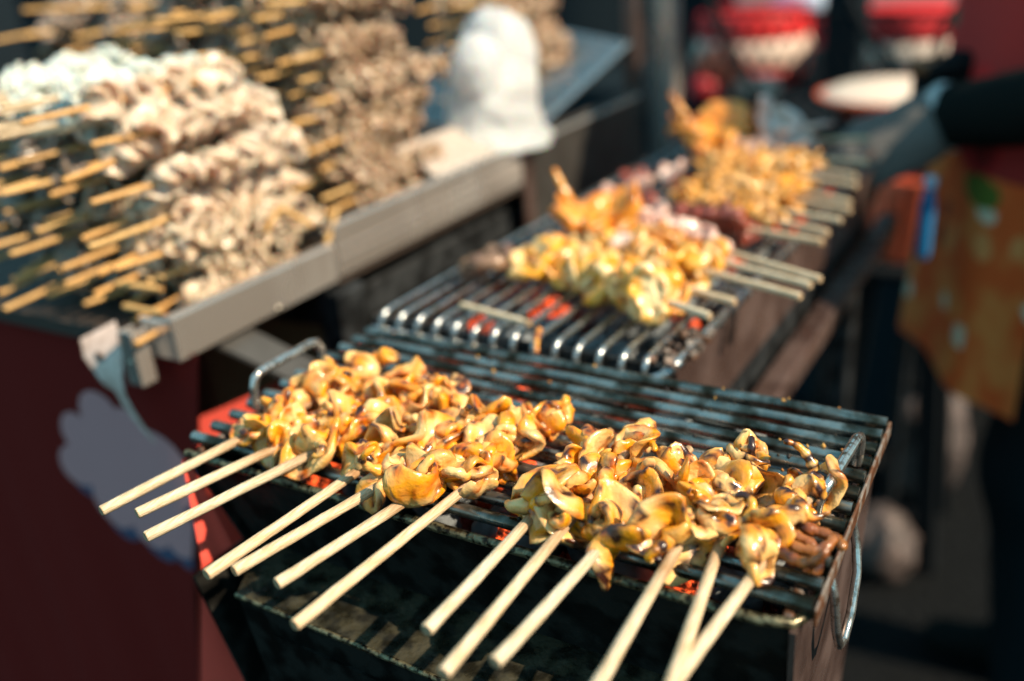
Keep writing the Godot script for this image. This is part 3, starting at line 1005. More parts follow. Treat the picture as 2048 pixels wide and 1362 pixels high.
	# sliced rings and lumps between the rows, pale and charred
	var lumps := [[-0.105, -0.215, SHADE_BROWN, 0.009], [-0.085, -0.235, BRIGHT, 0.012], [-0.060, -0.235, PINK, 0.010], [-0.105, -0.185, BRIGHT, 0.011], [-0.090, -0.165, BRIGHT, 0.012], [-0.115, -0.35, PINK, 0.012], [-0.10, -0.38, PINK, 0.014], [-0.08, -0.34, SAUCE, 0.012], [-0.06, -0.31, PINK, 0.013], [-0.04, -0.27, PINK, 0.014], [-0.12, -0.41, SAUCE, 0.012], [-0.09, -0.43, PINK, 0.014], [-0.02, -0.255, SAUCE, 0.012], [-0.045, -0.225, PINK, 0.015]]
	for l in lumps:
		mb = MB.new()
		flap(mb, Transform3D(facing(Vector3(rng.randf_range(-0.5, 0.5), 1, rng.randf_range(-0.5, 0.5)), rng.randf() * TAU), Vector3.ZERO), l[3], 0.006, 1.6, 0.5, 0.2, 3, l[2], 0.1)
		var nm := "dark" if l[2] == SAUCE or l[2] == SHADE_BROWN else "yellow" if l[2] == BRIGHT else "pale"
		st = single("squid_piece", mb, M.grilled, nm + " loose curl of squid lying among the rows on the long grill", "squid piece", nm + " loose squid on the long grill")
		st.position = Vector3(l[0], 0.009, l[1])


func far_skewer(row: Array) -> void:
	var tip: Vector3 = row[0]
	var start: Vector3 = row[1]
	var t := thing("grilled_squid_skewer", row[5], "skewer", Vector3(start.x, 0, start.z), 0.0, "squid skewers on the long grill")
	var o := t.position
	var dir := (start - tip).normalized()
	var n: int = row[2]
	var far := start + dir * 0.0145 * n
	far.y = 0.010
	part("stick", stick_mesh(tip - o, far - o, 0.0023, 0.002), M.bamboo_x, t)
	var axis := (far - start).normalized()
	var gold: bool = row[3] == GOLD
	for k in n:
		var c := start + axis * (0.007 + 0.0142 * k) - o
		var mb := MB.new()
		var open := Vector3(rng.randf_range(-0.6, 0.9), rng.randf_range(0.1, 1.0), rng.randf_range(-0.4, 0.9))
		var size: float = row[4] * rng.randf_range(0.75, 1.0)
		flap(mb, Transform3D(facing(open, rng.randf() * TAU), c - open.normalized() * size * 0.3), size, 0.0055, rng.randf_range(1.0, 2.0), rng.randf_range(-0.6, 0.8), rng.randf_range(0.12, 0.3), rng.randi_range(2, 4), row[3], 0.05, 6, 22)
		part("squid_piece", mb, M.grilled, t)
		mb = MB.new()
		if gold:
			for j in 4:
				var sd := Vector3(rng.randf_range(-1, 1), rng.randf_range(0.1, 1.2), rng.randf_range(-1, 1)).normalized()
				tentacle(mb, c + sd * 0.005, sd, rng.randf_range(0.012, 0.02), 0.003, 0.0014, rng.randf_range(1.5, 4.0), row[3], 0.15, 6, 9)
			part("squid_frill", mb, M.grilled, t)
		else:
			var side := Vector3(rng.randf_range(-1, 1), rng.randf_range(0, 0.8), rng.randf_range(-0.8, 0.8)).normalized()
			flap(mb, Transform3D(facing(side, rng.randf() * TAU), c + side * 0.005 + axis * 0.005), size * 0.75, 0.008, 1.2, 0.5, 0.15, 3, row[3], 0.0, 6, 20)
			part("squid_piece", mb, M.grilled, t)
	if n == 8 and row[4] > 0.018:   # the square yellow block at the end nearest the stick
		var mb := MB.new()
		flap(mb, Transform3D(facing(Vector3(0.3, 0.5, 1), 0.6), start - o + Vector3(-0.004, 0.004, 0.004)), 0.016, 0.017, 0.5, 0.3, 0.06, 4, BRIGHT, -0.2)
		part("squid_block", mb, M.grilled, t)


func whole_squid(label: String, at: Vector3, pal: Array, size: float, arms: int) -> void:
	var t := thing("grilled_baby_squid", label, "squid", Vector3(at.x, 0, at.z))
	var c := Vector3(0, at.y, 0)
	var mb := MB.new()
	flap(mb, Transform3D(facing(Vector3(0.3, 0.8, 0.4), 0.3), c), size, size * 0.5, 0.9, 0.6, 0.16, 3, pal, 0.0)
	part("mantle", mb, M.grilled, t)
	for k in arms:
		mb = MB.new()
		var a := TAU * k / arms
		var d := Vector3(cos(a), 0.35, sin(a))
		tentacle(mb, c + d * size * 0.35, d, size * 1.3, size * 0.16, size * 0.06, rng.randf_range(1.0, 3.0), pal, 0.05)
		part("arm", mb, M.grilled, t)
	if pal == ORANGE:
		mb = MB.new()
		tentacle(mb, c + Vector3(-size * 0.5, 0, 0.0), Vector3(-0.45, 1.0, 0.15), size * 1.5, size * 0.16, size * 0.07, 0.3, pal, 0.05)
		part("arm", mb, M.grilled, t)


# ------------------------------------------------------------------ trays on the left
func trays() -> void:
	# near tray
	var t := thing("steel_tray", "shallow scratched steel tray at the front, under the nearest raw pile", "tray", Vector3(-0.25, -0.016, -0.011))
	var mb := MB.new()
	mb.box(Vector3(-0.0015, 0.0145, -0.0765), Vector3(0.003, 0.029, 0.153), 0.001)
	mb.box(Vector3(-0.006, 0.0280, -0.0765), Vector3(0.0062, 0.002, 0.152), 0.0006)
	mb.tube([Vector3(-0.002, 0.0287, -0.001), Vector3(-0.002, 0.0287, -0.152)], 0.0013, 8)
	var panel := part("side_panel", mb, M.tray_steel, t)
	mb = MB.new()
	mb.box(Vector3(-0.0165, 0.0135, -0.0015), Vector3(0.0265, 0.026, 0.003), 0.001)
	part("front_flange", mb, M.tray_steel, t)
	mb = MB.new()
	mb.box(Vector3(-0.36, 0.006, -0.003), Vector3(0.64, 0.012, 0.003), 0.001)
	part("front_edge", mb, M.wet_floor, t)
	mb = MB.new()
	mb.box(Vector3(-0.36, 0.0015, -0.08), Vector3(0.715, 0.003, 0.148), 0.0)
	part("tray_floor", mb, M.wet_floor, t)
	mb = MB.new()
	mb.lathe([[0.0, 0.0012], [0.0016, 0.0008], [0.002, 0.0]], 10)
	var bolt := part("bolt", mb, M.bolt_steel, panel)
	bolt.transform = Transform3D(Basis(Vector3.BACK, -PI / 2), Vector3(0.0, 0.003, -0.088))

	# U-shaped clip left of the tray's corner
	t = thing("steel_clip", "small folded steel clip bolted under the front corner of the near tray", "clip", Vector3(-0.277, -0.03, -0.004))
	mb = MB.new()
	mb.box(Vector3(-0.0055, 0.018, 0.002), Vector3(0.0022, 0.036, 0.012), 0.0006)
	mb.box(Vector3(0.0055, 0.018, 0.002), Vector3(0.0022, 0.036, 0.012), 0.0006)
	mb.box(Vector3(0.0, 0.018, 0.0062), Vector3(0.0088, 0.036, 0.002), 0.0006)
	panel = part("channel", mb, M.tray_steel, t)
	mb = MB.new()
	mb.lathe([[0.0, 0.0012], [0.0014, 0.0009], [0.0017, 0.0]], 10)
	bolt = part("bolt", mb, M.bolt_steel, panel)
	bolt.transform = Transform3D(Basis(Vector3.RIGHT, PI / 2), Vector3(0.0, 0.016, 0.0072))

	# far tray: deeper, runs on to the post
	t = thing("steel_tray", "long ribbed steel tray under the middle and far raw piles", "tray", Vector3(-0.25, -0.02, -0.165))
	mb = MB.new()
	mb.box(Vector3(-0.0015, 0.026, -0.14), Vector3(0.003, 0.040, 0.28), 0.001)
	part("side_panel", mb, M.tray_steel, t)
	for k in 2:
		mb = MB.new()
		mb.box(Vector3(0.0008, 0.020 + 0.008 * k, -0.14), Vector3(0.0016, 0.0012, 0.279), 0.0003)
		part("rib", mb, M.tray_steel, t)
	mb = MB.new()
	mb.box(Vector3(-0.006, 0.0450, -0.14), Vector3(0.0062, 0.002, 0.279), 0.0006)
	part("top_edge", mb, M.tray_steel, t)
	mb = MB.new()
	mb.box(Vector3(-0.004, 0.000, -0.437), Vector3(0.003, 0.098, 0.29), 0.001)
	part("side_panel", mb, M.dark_steel, t)
	mb = MB.new()
	mb.box(Vector3(-0.0012, 0.041, -0.433), Vector3(0.004, 0.004, 0.28), 0.001)
	part("rib", mb, M.tray_steel, t)
	mb = MB.new()
	mb.box(Vector3(-0.0005, -0.004, -0.290), Vector3(0.004, 0.092, 0.018), 0.001)
	part("side_strap", mb, M.brown_steel, t)
	mb = MB.new()
	mb.box(Vector3(-0.36, 0.0015, -0.29), Vector3(0.712, 0.003, 0.576), 0.0)
	part("tray_floor", mb, M.wet_floor, t)
	mb = MB.new()
	mb.box(Vector3(-0.36, 0.02, -0.0015), Vector3(0.7, 0.034, 0.003), 0.001)
	part("end_wall", mb, M.dark_steel, t)

	# cart frame that carries both trays
	t = thing("cart_frame", "dark steel cart frame carrying both trays, with a tall post at its far end", "cart frame", Vector3(-0.25, GROUND, -0.16))
	var h := -GROUND
	mb = MB.new()
	mb.box(Vector3(-0.012, h * 0.5 - 0.012, -0.016), Vector3(0.024, h - 0.026, 0.030), 0.002)
	part("leg", mb, M.frame_steel, t)
	mb = MB.new()
	mb.box(Vector3(-0.014, h + 0.05, -0.595), Vector3(0.018, 1.0, 0.022), 0.002)
	part("post", mb, M.brown_steel, t)
	mb = MB.new()
	mb.box(Vector3(0.010, h + 0.05, -0.640), Vector3(0.030, 1.0, 0.030), 0.002)
	part("post", mb, M.tray_steel, t)
	mb = MB.new()
	mb.box(Vector3(-0.65, h * 0.5 - 0.012, -0.016), Vector3(0.024, h - 0.026, 0.030), 0.002)
	part("leg", mb, M.frame_steel, t)
	mb = MB.new()
	mb.box(Vector3(-0.35, h - 0.055, -0.30), Vector3(0.66, 0.03, 0.55), 0.002)
	part("deck", mb, M.frame_steel, t)
	mb = MB.new()   # flat brace running down and inwards from the near tray
	mb.plate([Vector3(-0.012, h - 0.017, 0.115), Vector3(-0.012, h - 0.017, 0.085), Vector3(0.035, h - 0.052, 0.060), Vector3(0.035, h - 0.052, 0.088)], Vector3(0, -0.003, 0))
	part("brace", mb, M.dark_steel, t)

	# brown carton in the dark under the deck
	t = thing("cardboard_carton", "brown cardboard carton standing in the dark under the trays", "carton", Vector3(-0.56, GROUND, -0.32))
	mb = MB.new()
	mb.box(Vector3(0, (h - 0.09) / 2.0, 0), Vector3(0.30, h - 0.09, 0.32), 0.003)
	part("carton_body", mb, M.carton, t)
	mb = MB.new()
	mb.box(Vector3(0.0755, h - 0.0885, 0), Vector3(0.147, 0.003, 0.31), 0.0)
	part("flap", mb, M.carton, t)
	mb = MB.new()
	mb.box(Vector3(-0.0755, h - 0.0885, 0), Vector3(0.147, 0.003, 0.31), 0.0)
	part("flap", mb, M.carton, t)

	# sloping wire rack behind the bag
	t = thing("wire_rack", "sloping bright wire rack behind the white plastic bag", "rack", Vector3(-0.262, 0.022, -0.47))
	for k in 26:
		mb = MB.new()
		var f := k / 25.0
		mb.tube([Vector3(-0.004, 0.060 * f, -0.265 * f), Vector3(-0.20, 0.066 * f + 0.03, -0.265 * f)], 0.0019, 6)
		part("wire", mb, M.rack_steel, t)
	mb = MB.new()
	mb.tube([Vector3(0, 0, 0), Vector3(0, 0.060, -0.265)], 0.003, 8)
	part("edge_wire", mb, M.rack_steel, t)


func raw_skewer(kind: int) -> Node3D:
	# lies along z with its bare stick towards the viewer; the origin is where the meat begins
	var pal: Array = [WHITE, PEACH, TAN, SHADE_BROWN, BROWN][kind]
	var t := Node3D.new()
	var z1 := -0.115
	part("stick", stick_mesh(Vector3(0, 0, [0.028, 0.042, 0.055][taken.get("proto", 0) % 3]), Vector3(0, 0, z1), 0.00185, 0.0017), M.bamboo_wet if kind > 0 else M.bamboo, t)
	taken["proto"] = taken.get("proto", 0) + 1
	var n := 7
	for k in n:
		var mb := MB.new()
		var c := Vector3(0, 0.001, -0.007 - 0.0165 * k)
		if kind < 2:
			for j in 3:
				var open := Vector3(rng.randf_range(-1, 1), rng.randf_range(-0.2, 1), rng.randf_range(-0.6, 0.6))
				var s := rng.randf_range(0.009, 0.0145)
				flap(mb, Transform3D(facing(open, rng.randf() * TAU), c + open.normalized() * s * 0.35), s, rng.randf_range(0.003, 0.005), rng.randf_range(0.8, 2.2), rng.randf_range(-0.8, 0.8), rng.randf_range(0.14, 0.34), rng.randi_range(2, 4), pal, -0.15, 6, 20)
		else:
			for j in 8:
				var sd := Vector3(rng.randf_range(-1, 1), rng.randf_range(-0.4, 1), rng.randf_range(-1, 1)).normalized()
				tentacle(mb, c + sd * 0.004, sd, rng.randf_range(0.016, 0.030), rng.randf_range(0.0030, 0.0044), 0.0014, rng.randf_range(2.0, 5.5), pal, 0.02, 6, 9)
			for j in 2:
				var open := Vector3(rng.randf_range(-1, 1), rng.randf_range(0, 1), rng.randf_range(-0.5, 0.5))
				flap(mb, Transform3D(facing(open, rng.randf() * TAU), c + open * 0.004), rng.randf_range(0.008, 0.013), 0.005, 1.5, 0.6, 0.28, 4, pal, 0.0, 5, 16)
		part("raw_squid", mb, M.raw, t)
	return t


func raw_piles() -> void:
	var protos := {}
	for kind in 5:
		var l := []
		for k in 3:
			l.append(raw_skewer(kind))
		protos[kind] = l
	var said := [
		["raw_squid_skewer", "raw white squid skewer in the %s pile", "raw white skewers on the %s pile"],
		["raw_squid_skewer", "raw peach squid skewer in the %s pile", "raw peach skewers in the %s pile"],
		["raw_tentacle_skewer", "raw tan skewer in the %s pile", "raw tentacle skewers in the %s pile"],
		["raw_tentacle_skewer", "dark raw skewer in the %s pile", "dark raw skewers in the %s pile"],
		["raw_tentacle_skewer", "brown raw skewer in the %s pile", "brown raw skewers in the %s pile"],
	]
	# near pile: layers stepping back from the tray's edge
	for layer in 8:
		var y := 0.004 + layer * 0.0185
		var edge := -0.272 - 0.0055 * layer - (0.010 if layer > 5 else 0.0)
		for k in 7:
			var x := edge - k * 0.0265 - (0.013 if layer % 2 else 0.0) + rng.randf_range(-0.006, 0.006)
			if x < -0.46: continue
			var kind := 2
			if layer >= 4: kind = 1
			if layer == 3 and k == 0: kind = 1
			if layer >= 6 and k >= 1: kind = 0
			if layer < 6 and k >= 2: kind = 4 if k == 2 else 3  # the darkest kind stands in for shade between the sticks
			put_raw(protos, said, kind, "near", Vector3(x, y + rng.randf_range(-0.005, 0.005), -0.054 + rng.randf_range(-0.026, 0.012)), rng.randf_range(-0.18, 0.26), layer, k)
	# middle pile
	for layer in 12:
		var y := 0.004 + layer * 0.0166
		var edge := -0.278 - 0.0035 * layer
		for k in 7:
			var x := edge - k * 0.026 - (0.013 if layer % 2 else 0.0) + rng.randf_range(-0.006, 0.006)
			if layer < 7 and k > 3: continue
			var kind := 4 if k < 3 else 3
			put_raw(protos, said, kind, "middle", Vector3(x, y + rng.randf_range(-0.005, 0.005), -0.243 + rng.randf_range(-0.020, 0.012)), rng.randf_range(-0.18, 0.22), layer, k)
	# left pile, dark, behind the white one
	for layer in 3:
		for k in 8:
			put_raw(protos, said, 3, "back left", Vector3(-0.47 - k * 0.034 + rng.randf_range(-0.008, 0.008), 0.132 + 0.020 * layer, -0.30 + rng.randf_range(-0.03, 0.03)), rng.randf_range(-0.4, 0.4), layer, k)
	# far pile
	for layer in 6:
		var y := 0.05 + layer * 0.019
		for k in 3:
			var x := -0.330 - k * 0.028 - 0.004 * layer
			put_raw(protos, said, 4, "far", Vector3(x, y, -0.56 + rng.randf_range(-0.01, 0.01)), rng.randf_range(-0.2, 0.2), layer, k)
	for kind in 5:
		for p in protos[kind]:
			p.queue_free()
	# broken sticks lying on the near pile
	var bits := [
		[Vector3(-0.266, 0.036, -0.115), Vector3(-0.262, 0.049, -0.128), "short stick poking out, upper leg of the bent one on the tray's edge"],
		[Vector3(-0.262, 0.049, -0.128), Vector3(-0.256, 0.030, -0.150), "orange stick slanting down the front of the near pile to the tray's edge"],
		[Vector3(-0.254, 0.014, -0.160), Vector3(-0.254, 0.038, -0.178), "stick leaning up between the two trays"],
		[Vector3(-0.300, 0.012, -0.018), Vector3(-0.268, 0.010, -0.022), "stick lying crosswise at the near tray's front corner"],
		[Vector3(-0.305, 0.026, -0.020), Vector3(-0.276, 0.022, -0.030), "stick crossing two others above the tray's front corner"],
		[Vector3(-0.262, 0.008, -0.034), Vector3(-0.253, 0.008, -0.050), "short stick end just inside the near tray's panel"],
	]
	for b in bits:
		var mid: Vector3 = (b[0] + b[1]) / 2.0
		var o := single("loose_stick", stick_mesh(b[0] - mid, b[1] - mid, 0.0021), M.bamboo_wet, b[2], "stick", "loose sticks on the raw piles")
		o.position = mid

func put_raw(protos: Dictionary, said: Array, kind: int, pile: String, at: Vector3, turn: float, layer: int, k: int) -> void:
	var src: Node3D = protos[kind][rng.randi() % 3]
	var spin := rng.randf_range(-0.6, 0.6)
	var b := Basis(Vector3.UP, turn) * Basis(Vector3.RIGHT, rng.randf_range(-0.05, 0.05)) * Basis(Vector3.BACK, spin)
	var nth := ["first", "second", "third", "fourth", "fifth", "sixth", "seventh", "eighth", "ninth", "tenth", "eleventh", "twelfth"]
	var label: String = said[kind][1] % pile + ", %s layer up, %s in from the edge" % [nth[layer], nth[k]]
	var o := copy_of(src, said[kind][0], label, Transform3D(b, at), said[kind][2] % pile)
	o.set_meta("category", "skewer")


# ------------------------------------------------------------------ cloth under the trays
func cloth_grid(fn: Callable, nu: int, nv: int) -> MB:
	var mb := MB.new()
	var rows := []
	for i in nu + 1:
		var row := []
		for j in nv + 1:
			row.append(mb.add(fn.call(float(i) / nu, float(j) / nv), Color.WHITE, Vector2(float(i) / nu, float(j) / nv)))
		rows.append(row)
	for i in nu:
		for j in nv:
			mb.quad(rows[i][j], rows[i + 1][j], rows[i + 1][j + 1], rows[i][j + 1])
	return mb

func cloth_z(x: float, y: float) -> float:
	return -0.020 + 0.004 * sin(x * 38.0) * clampf(-y * 3.0, 0.0, 1.0) + 0.003 * sin(x * 95.0 + y * 9.0) * clampf(-y * 2.0, 0.0, 1.0)

func cloth_edge(y: float) -> float:
	return -0.240 + 0.28 * y

func patch(outline: Array, z_off: float) -> MB:   # a flat print on the cloth, laid on its folds
	var poly := PackedVector2Array()
	for p in outline: poly.append(p)
	var mb := MB.new()
	var step := 0.006
	var lo: Vector2 = poly[0]
	var hi: Vector2 = poly[0]
	for p in poly:
		lo = lo.min(p); hi = hi.max(p)
	var nx := int((hi.x - lo.x) / step) + 1
	var ny := int((hi.y - lo.y) / step) + 1
	for i in nx:
		for j in ny:
			var a := lo + Vector2(i, j) * step
			var cellp := PackedVector2Array([a, a + Vector2(step, 0), a + Vector2(step, step), a + Vector2(0, step)])
			for piece in Geometry2D.intersect_polygons(cellp, poly):
				var ids := Geometry2D.triangulate_polygon(piece)
				var base := mb.v.size()
				for q in piece:
					mb.add(Vector3(q.x, q.y, cloth_z(q.x, q.y) + z_off))
				for k in range(0, ids.size(), 3):
					mb.tri(base + ids[k], base + ids[k + 1], base + ids[k + 2])
	return mb

func cloud_outline(at: Vector2, s: float, lumps: Array) -> Array:
	var poly := PackedVector2Array()
	for l in lumps:
		var c := PackedVector2Array()
		for k in 28:
			c.append(at + (Vector2(l[0], l[1]) + Vector2(cos(TAU * k / 28.0), sin(TAU * k / 28.0)) * l[2]) * s)
		if poly.is_empty():
			poly = c
		else:
			var u := Geometry2D.merge_polygons(poly, c)
			var best := 0
			for k in u.size():
				if u[k].size() > u[best].size(): best = k
			poly = u[best]
	return Array(poly)

func tablecloth() -> void:
	var t := thing("tablecloth", "dark red cloth with a printed cloud hanging below the near tray", "cloth", Vector3.ZERO)
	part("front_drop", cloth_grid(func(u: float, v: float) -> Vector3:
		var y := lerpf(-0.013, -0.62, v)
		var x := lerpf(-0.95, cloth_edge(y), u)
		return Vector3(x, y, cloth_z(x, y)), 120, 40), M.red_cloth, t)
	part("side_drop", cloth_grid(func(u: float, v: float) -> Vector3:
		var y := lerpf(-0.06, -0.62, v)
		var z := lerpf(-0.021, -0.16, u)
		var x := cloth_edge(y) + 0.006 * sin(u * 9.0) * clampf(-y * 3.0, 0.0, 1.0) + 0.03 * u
		return Vector3(x, y, z), 30, 40), M.sun_painted_red_cloth, t)  # sunlight on this side is painted in by the lighter red
	# the cloud, cut off by the cloth's edge
	var lumps := [[0.0, 0.0, 0.036], [-0.010, 0.042, 0.024], [-0.044, 0.020, 0.021], [-0.058, -0.010, 0.019], [-0.026, -0.036, 0.024], [0.014, -0.046, 0.022], [0.048, -0.038, 0.025], [0.046, 0.012, 0.034], [0.020, 0.036, 0.022], [-0.030, 0.0, 0.03], [0.02, -0.02, 0.03]]
	var keep := func(poly: Array) -> Array:
		var cut := PackedVector2Array([Vector2(-1, 0.2), Vector2(cloth_edge(0.2) - 0.002, 0.2), Vector2(cloth_edge(-0.62) - 0.002, -0.62), Vector2(-1, -0.62)])
		var r := Geometry2D.intersect_polygons(PackedVector2Array(poly), cut)
		return Array(r[0])
	var at := Vector2(-0.350, -0.122)
	part("cloud_shadow", patch(keep.call(cloud_outline(at + Vector2(0.007, -0.009), 0.94, lumps)), 0.0006), M.cloud_blue, t)
	part("cloud", patch(keep.call(cloud_outline(at, 0.94, lumps)), 0.0012), M.cloud_lilac, t)

	# added strip in lightened red, standing for the tablecloth's sunlit side
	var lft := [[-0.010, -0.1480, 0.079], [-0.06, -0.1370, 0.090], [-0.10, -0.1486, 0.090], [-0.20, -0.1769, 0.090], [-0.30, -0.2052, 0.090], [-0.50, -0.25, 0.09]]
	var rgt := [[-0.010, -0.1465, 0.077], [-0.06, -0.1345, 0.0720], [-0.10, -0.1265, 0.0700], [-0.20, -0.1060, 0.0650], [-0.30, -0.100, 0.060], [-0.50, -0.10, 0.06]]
	var lit_strip := cloth_grid(func(u: float, v: float) -> Vector3:
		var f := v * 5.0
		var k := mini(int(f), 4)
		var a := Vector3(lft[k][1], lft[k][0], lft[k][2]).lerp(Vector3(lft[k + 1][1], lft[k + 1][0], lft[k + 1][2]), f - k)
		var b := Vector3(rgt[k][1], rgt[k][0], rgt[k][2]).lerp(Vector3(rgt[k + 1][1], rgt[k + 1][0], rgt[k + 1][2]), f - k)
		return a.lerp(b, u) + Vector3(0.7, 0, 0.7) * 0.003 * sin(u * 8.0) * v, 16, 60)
	single("added_sunlit_strip", lit_strip, M.sun_painted_red_cloth, "added red cloth strip with painted sunlight at the near grill corner", "cloth")

	# white plastic strap with an eyelet
	t = thing("plastic_strap", "twisted white plastic strap with a round hole, hanging beside the steel clip", "strap", Vector3(-0.300, -0.02, 0.0))
	var line := [[Vector3(-0.024, 0.014, 0.002), Vector3(-0.004, 0.024, -0.012)], [Vector3(-0.022, 0.002, 0.004), Vector3(0.004, 0.010, -0.006)], [Vector3(-0.012, -0.012, 0.004), Vector3(0.008, -0.002, 0.000)], [Vector3(-0.010, -0.016, 0.003), Vector3(0.008, -0.008, 0.002)], [Vector3(-0.004, -0.020, 0.001), Vector3(0.010, -0.018, 0.004)], [Vector3(0.002, -0.028, 0.002), Vector3(0.012, -0.028, 0.003)], [Vector3(0.009, -0.038, 0.002), Vector3(0.017, -0.039, 0.002)], [Vector3(0.020, -0.053, 0.0), Vector3(0.023, -0.053, 0.0)]]
	part("strap", cloth_grid(func(u: float, v: float) -> Vector3:
		var f := v * (line.size() - 1)
		var k := mini(int(f), line.size() - 2)
		var a: Vector3 = line[k][0].lerp(line[k + 1][0], f - k)
		var b: Vector3 = line[k][1].lerp(line[k + 1][1], f - k)
		return a.lerp(b, u), 6, 28), M.ribbon_white, t)
	var mb := MB.new()
	mb.lathe([[0.0, 0.0004], [0.0030, 0.0004], [0.0034, 0.0]], 16)
	var hole := part("eyelet", mb, M.black_plastic, t)
	hole.transform = Transform3D(Basis(Vector3.RIGHT, PI / 2) , Vector3(-0.0105, 0.0035, 0.0015))


# ------------------------------------------------------------------ the vendor
func vendor() -> void:
	var red := Color(0.42, 0.026, 0.024)
	var black := Color(0.010, 0.012, 0.014)
	var navy := Color(0.010, 0.016, 0.022)
	var skin := Color(0.45, 0.26, 0.17)
	var t := thing("person", "person in a dark red shirt and printed apron, gloved hand reaching to the skewers", "person", Vector3(0.25, GROUND, -0.74))
	var o := t.position
	var f := Field.new()
	f.blend = 0.05
	# standing, facing the grill (towards -x)
	f.bone(Vector3(0.25, 0.02, -0.945) - o, Vector3(0.25, 0.02, -0.775) - o, 0.120, 0.120, red)
	f.bone(Vector3(0.24, 0.16, -0.930) - o, Vector3(0.24, 0.16, -0.790) - o, 0.115, 0.115, red)
	f.bone(Vector3(0.26, 0.35, -0.960) - o, Vector3(0.26, 0.35, -0.760) - o, 0.110, 0.110, red)
	f.bone(Vector3(0.26, 0.44, -1.020) - o, Vector3(0.26, 0.44, -0.700) - o, 0.06, 0.06, red)
	f.bone(Vector3(0.26, 0.44, -0.860) - o, Vector3(0.24, 0.54, -0.860) - o, 0.055, 0.05, skin)
	for s in [-1, 1]:
		var z: float = -0.86 + 0.09 * s
		f.bone(Vector3(0.26, -0.02, z) - o, Vector3(0.24, -0.40, z) - o, 0.092, 0.062, navy)
		f.bone(Vector3(0.24, -0.40, z) - o, Vector3(0.27, -0.77, z) - o, 0.062, 0.045, navy)
		f.bone(Vector3(0.29, -0.815, z) - o, Vector3(0.15, -0.825, z) - o, 0.035, 0.030, black)
	# near arm reaches over the grill, far arm is bent before the body
	f.bone(Vector3(0.26, 0.42, -0.655) - o, Vector3(0.37, 0.11, -0.41) - o, 0.055, 0.046, black)
	f.bone(Vector3(0.37, 0.11, -0.41) - o, Vector3(0.098, 0.018, -0.672) - o, 0.046, 0.031, black)
	f.bone(Vector3(0.26, 0.42, -0.995) - o, Vector3(0.30, 0.13, -1.030) - o, 0.055, 0.046, black)
	f.bone(Vector3(0.30, 0.13, -1.030) - o, Vector3(0.143, 0.062, -0.790) - o, 0.046, 0.036, black)
	var mb := MB.new()
	f.build(mb, 0.016)
	# head, with its own finer grid
	var h := Field.new()
	h.blend = 0.02
	var hc := Vector3(0.225, 0.645, -0.86) - o
	h.bone(hc + Vector3(0.01, 0.025, 0), hc + Vector3(-0.012, -0.015, 0), 0.088, 0.078, skin)
	h.bone(hc + Vector3(-0.035, -0.06, 0), hc + Vector3(-0.045, -0.085, 0), 0.052, 0.032, skin)
	h.bone(hc + Vector3(-0.088, 0.0, 0), hc + Vector3(-0.108, -0.03, 0), 0.009, 0.014, skin)
	h.bone(hc + Vector3(-0.092, -0.062, -0.018), hc + Vector3(-0.092, -0.062, 0.018), 0.008, 0.008, Color(0.4, 0.15, 0.11))
	for s in [-1, 1]:
		h.bone(hc + Vector3(-0.080, 0.004, 0.033 * s), hc + Vector3(-0.081, 0.004, 0.034 * s), 0.013, 0.013, Color(0.5, 0.42, 0.38))
		h.bone(hc + Vector3(0.0, 0.012, 0.082 * s), hc + Vector3(0.008, -0.025, 0.080 * s), 0.015, 0.011, skin)
	h.build(mb, 0.006)
	part("body", mb, M.body, t)
	mb = MB.new()
	var hair := Field.new()
	hair.blend = 0.03
	hair.bone(hc + Vector3(0.02, 0.045, 0), hc + Vector3(0.03, 0.0, 0), 0.085, 0.088, black)
	hair.bone(hc + Vector3(-0.02, 0.075, 0), hc + Vector3(0.04, 0.04, 0), 0.06, 0.08, black)
	hair.build(mb, 0.009)
	part("hair", mb, M.black_plastic, t)

	# near glove: palm, five fingers closing on a stick
	mb = MB.new()
	var g := Field.new()
	g.blend = 0.010
	var W := Color.WHITE
	var P := func(x: float, y: float, z: float) -> Vector3: return Vector3(x, y, z) - o
	g.bone(P.call(0.098, 0.018, -0.672), P.call(0.078, 0.010, -0.664), 0.030, 0.031, W)
	g.bone(P.call(0.080, 0.014, -0.682), P.call(0.040, 0.004, -0.672), 0.026, 0.018, W)
	g.bone(P.call(0.080, 0.000, -0.650), P.call(0.044, -0.012, -0.636), 0.026, 0.019, W)
	for k in 4:
		var z := -0.684 + 0.018 * k
		var y := 0.008 - 0.008 * k
		var l: float = [0.026, 0.031, 0.029, 0.022][k]
		g.bone(P.call(0.044, y, z), P.call(0.044 - l, y - 0.006, z + 0.008), 0.0105, 0.0095, W)
		g.bone(P.call(0.044 - l, y - 0.006, z + 0.008), P.call(0.044 - l * 1.5, y - 0.026, z + 0.014), 0.0095, 0.0085, W)
		g.bone(P.call(0.044 - l * 1.5, y - 0.026, z + 0.014), P.call(0.044 - l * 1.1, y - 0.040, z + 0.014), 0.0085, 0.0075, W)
	g.bone(P.call(0.072, -0.018, -0.640), P.call(0.044, -0.030, -0.618), 0.014, 0.011, W)
	g.bone(P.call(0.044, -0.030, -0.618), P.call(0.020, -0.036, -0.622), 0.011, 0.008, W)
	g.build(mb, 0.004)
	var glove := part("glove", mb, M.glove, t)
	mb = MB.new()
	var cuff := []
	var rr := []
	for k in 6:
		cuff.append(P.call(0.104 - 0.0022 * k, 0.020 - 0.0007 * k, -0.670 - 0.0007 * k)); rr.append(0.0345 - 0.0008 * absf(k - 2.5))
	mb.tube(cuff, rr, 20)
	part("cuff", mb, M.cuff, glove)
	# far glove, a dark fist
	mb = MB.new()
	g = Field.new()
	g.blend = 0.010
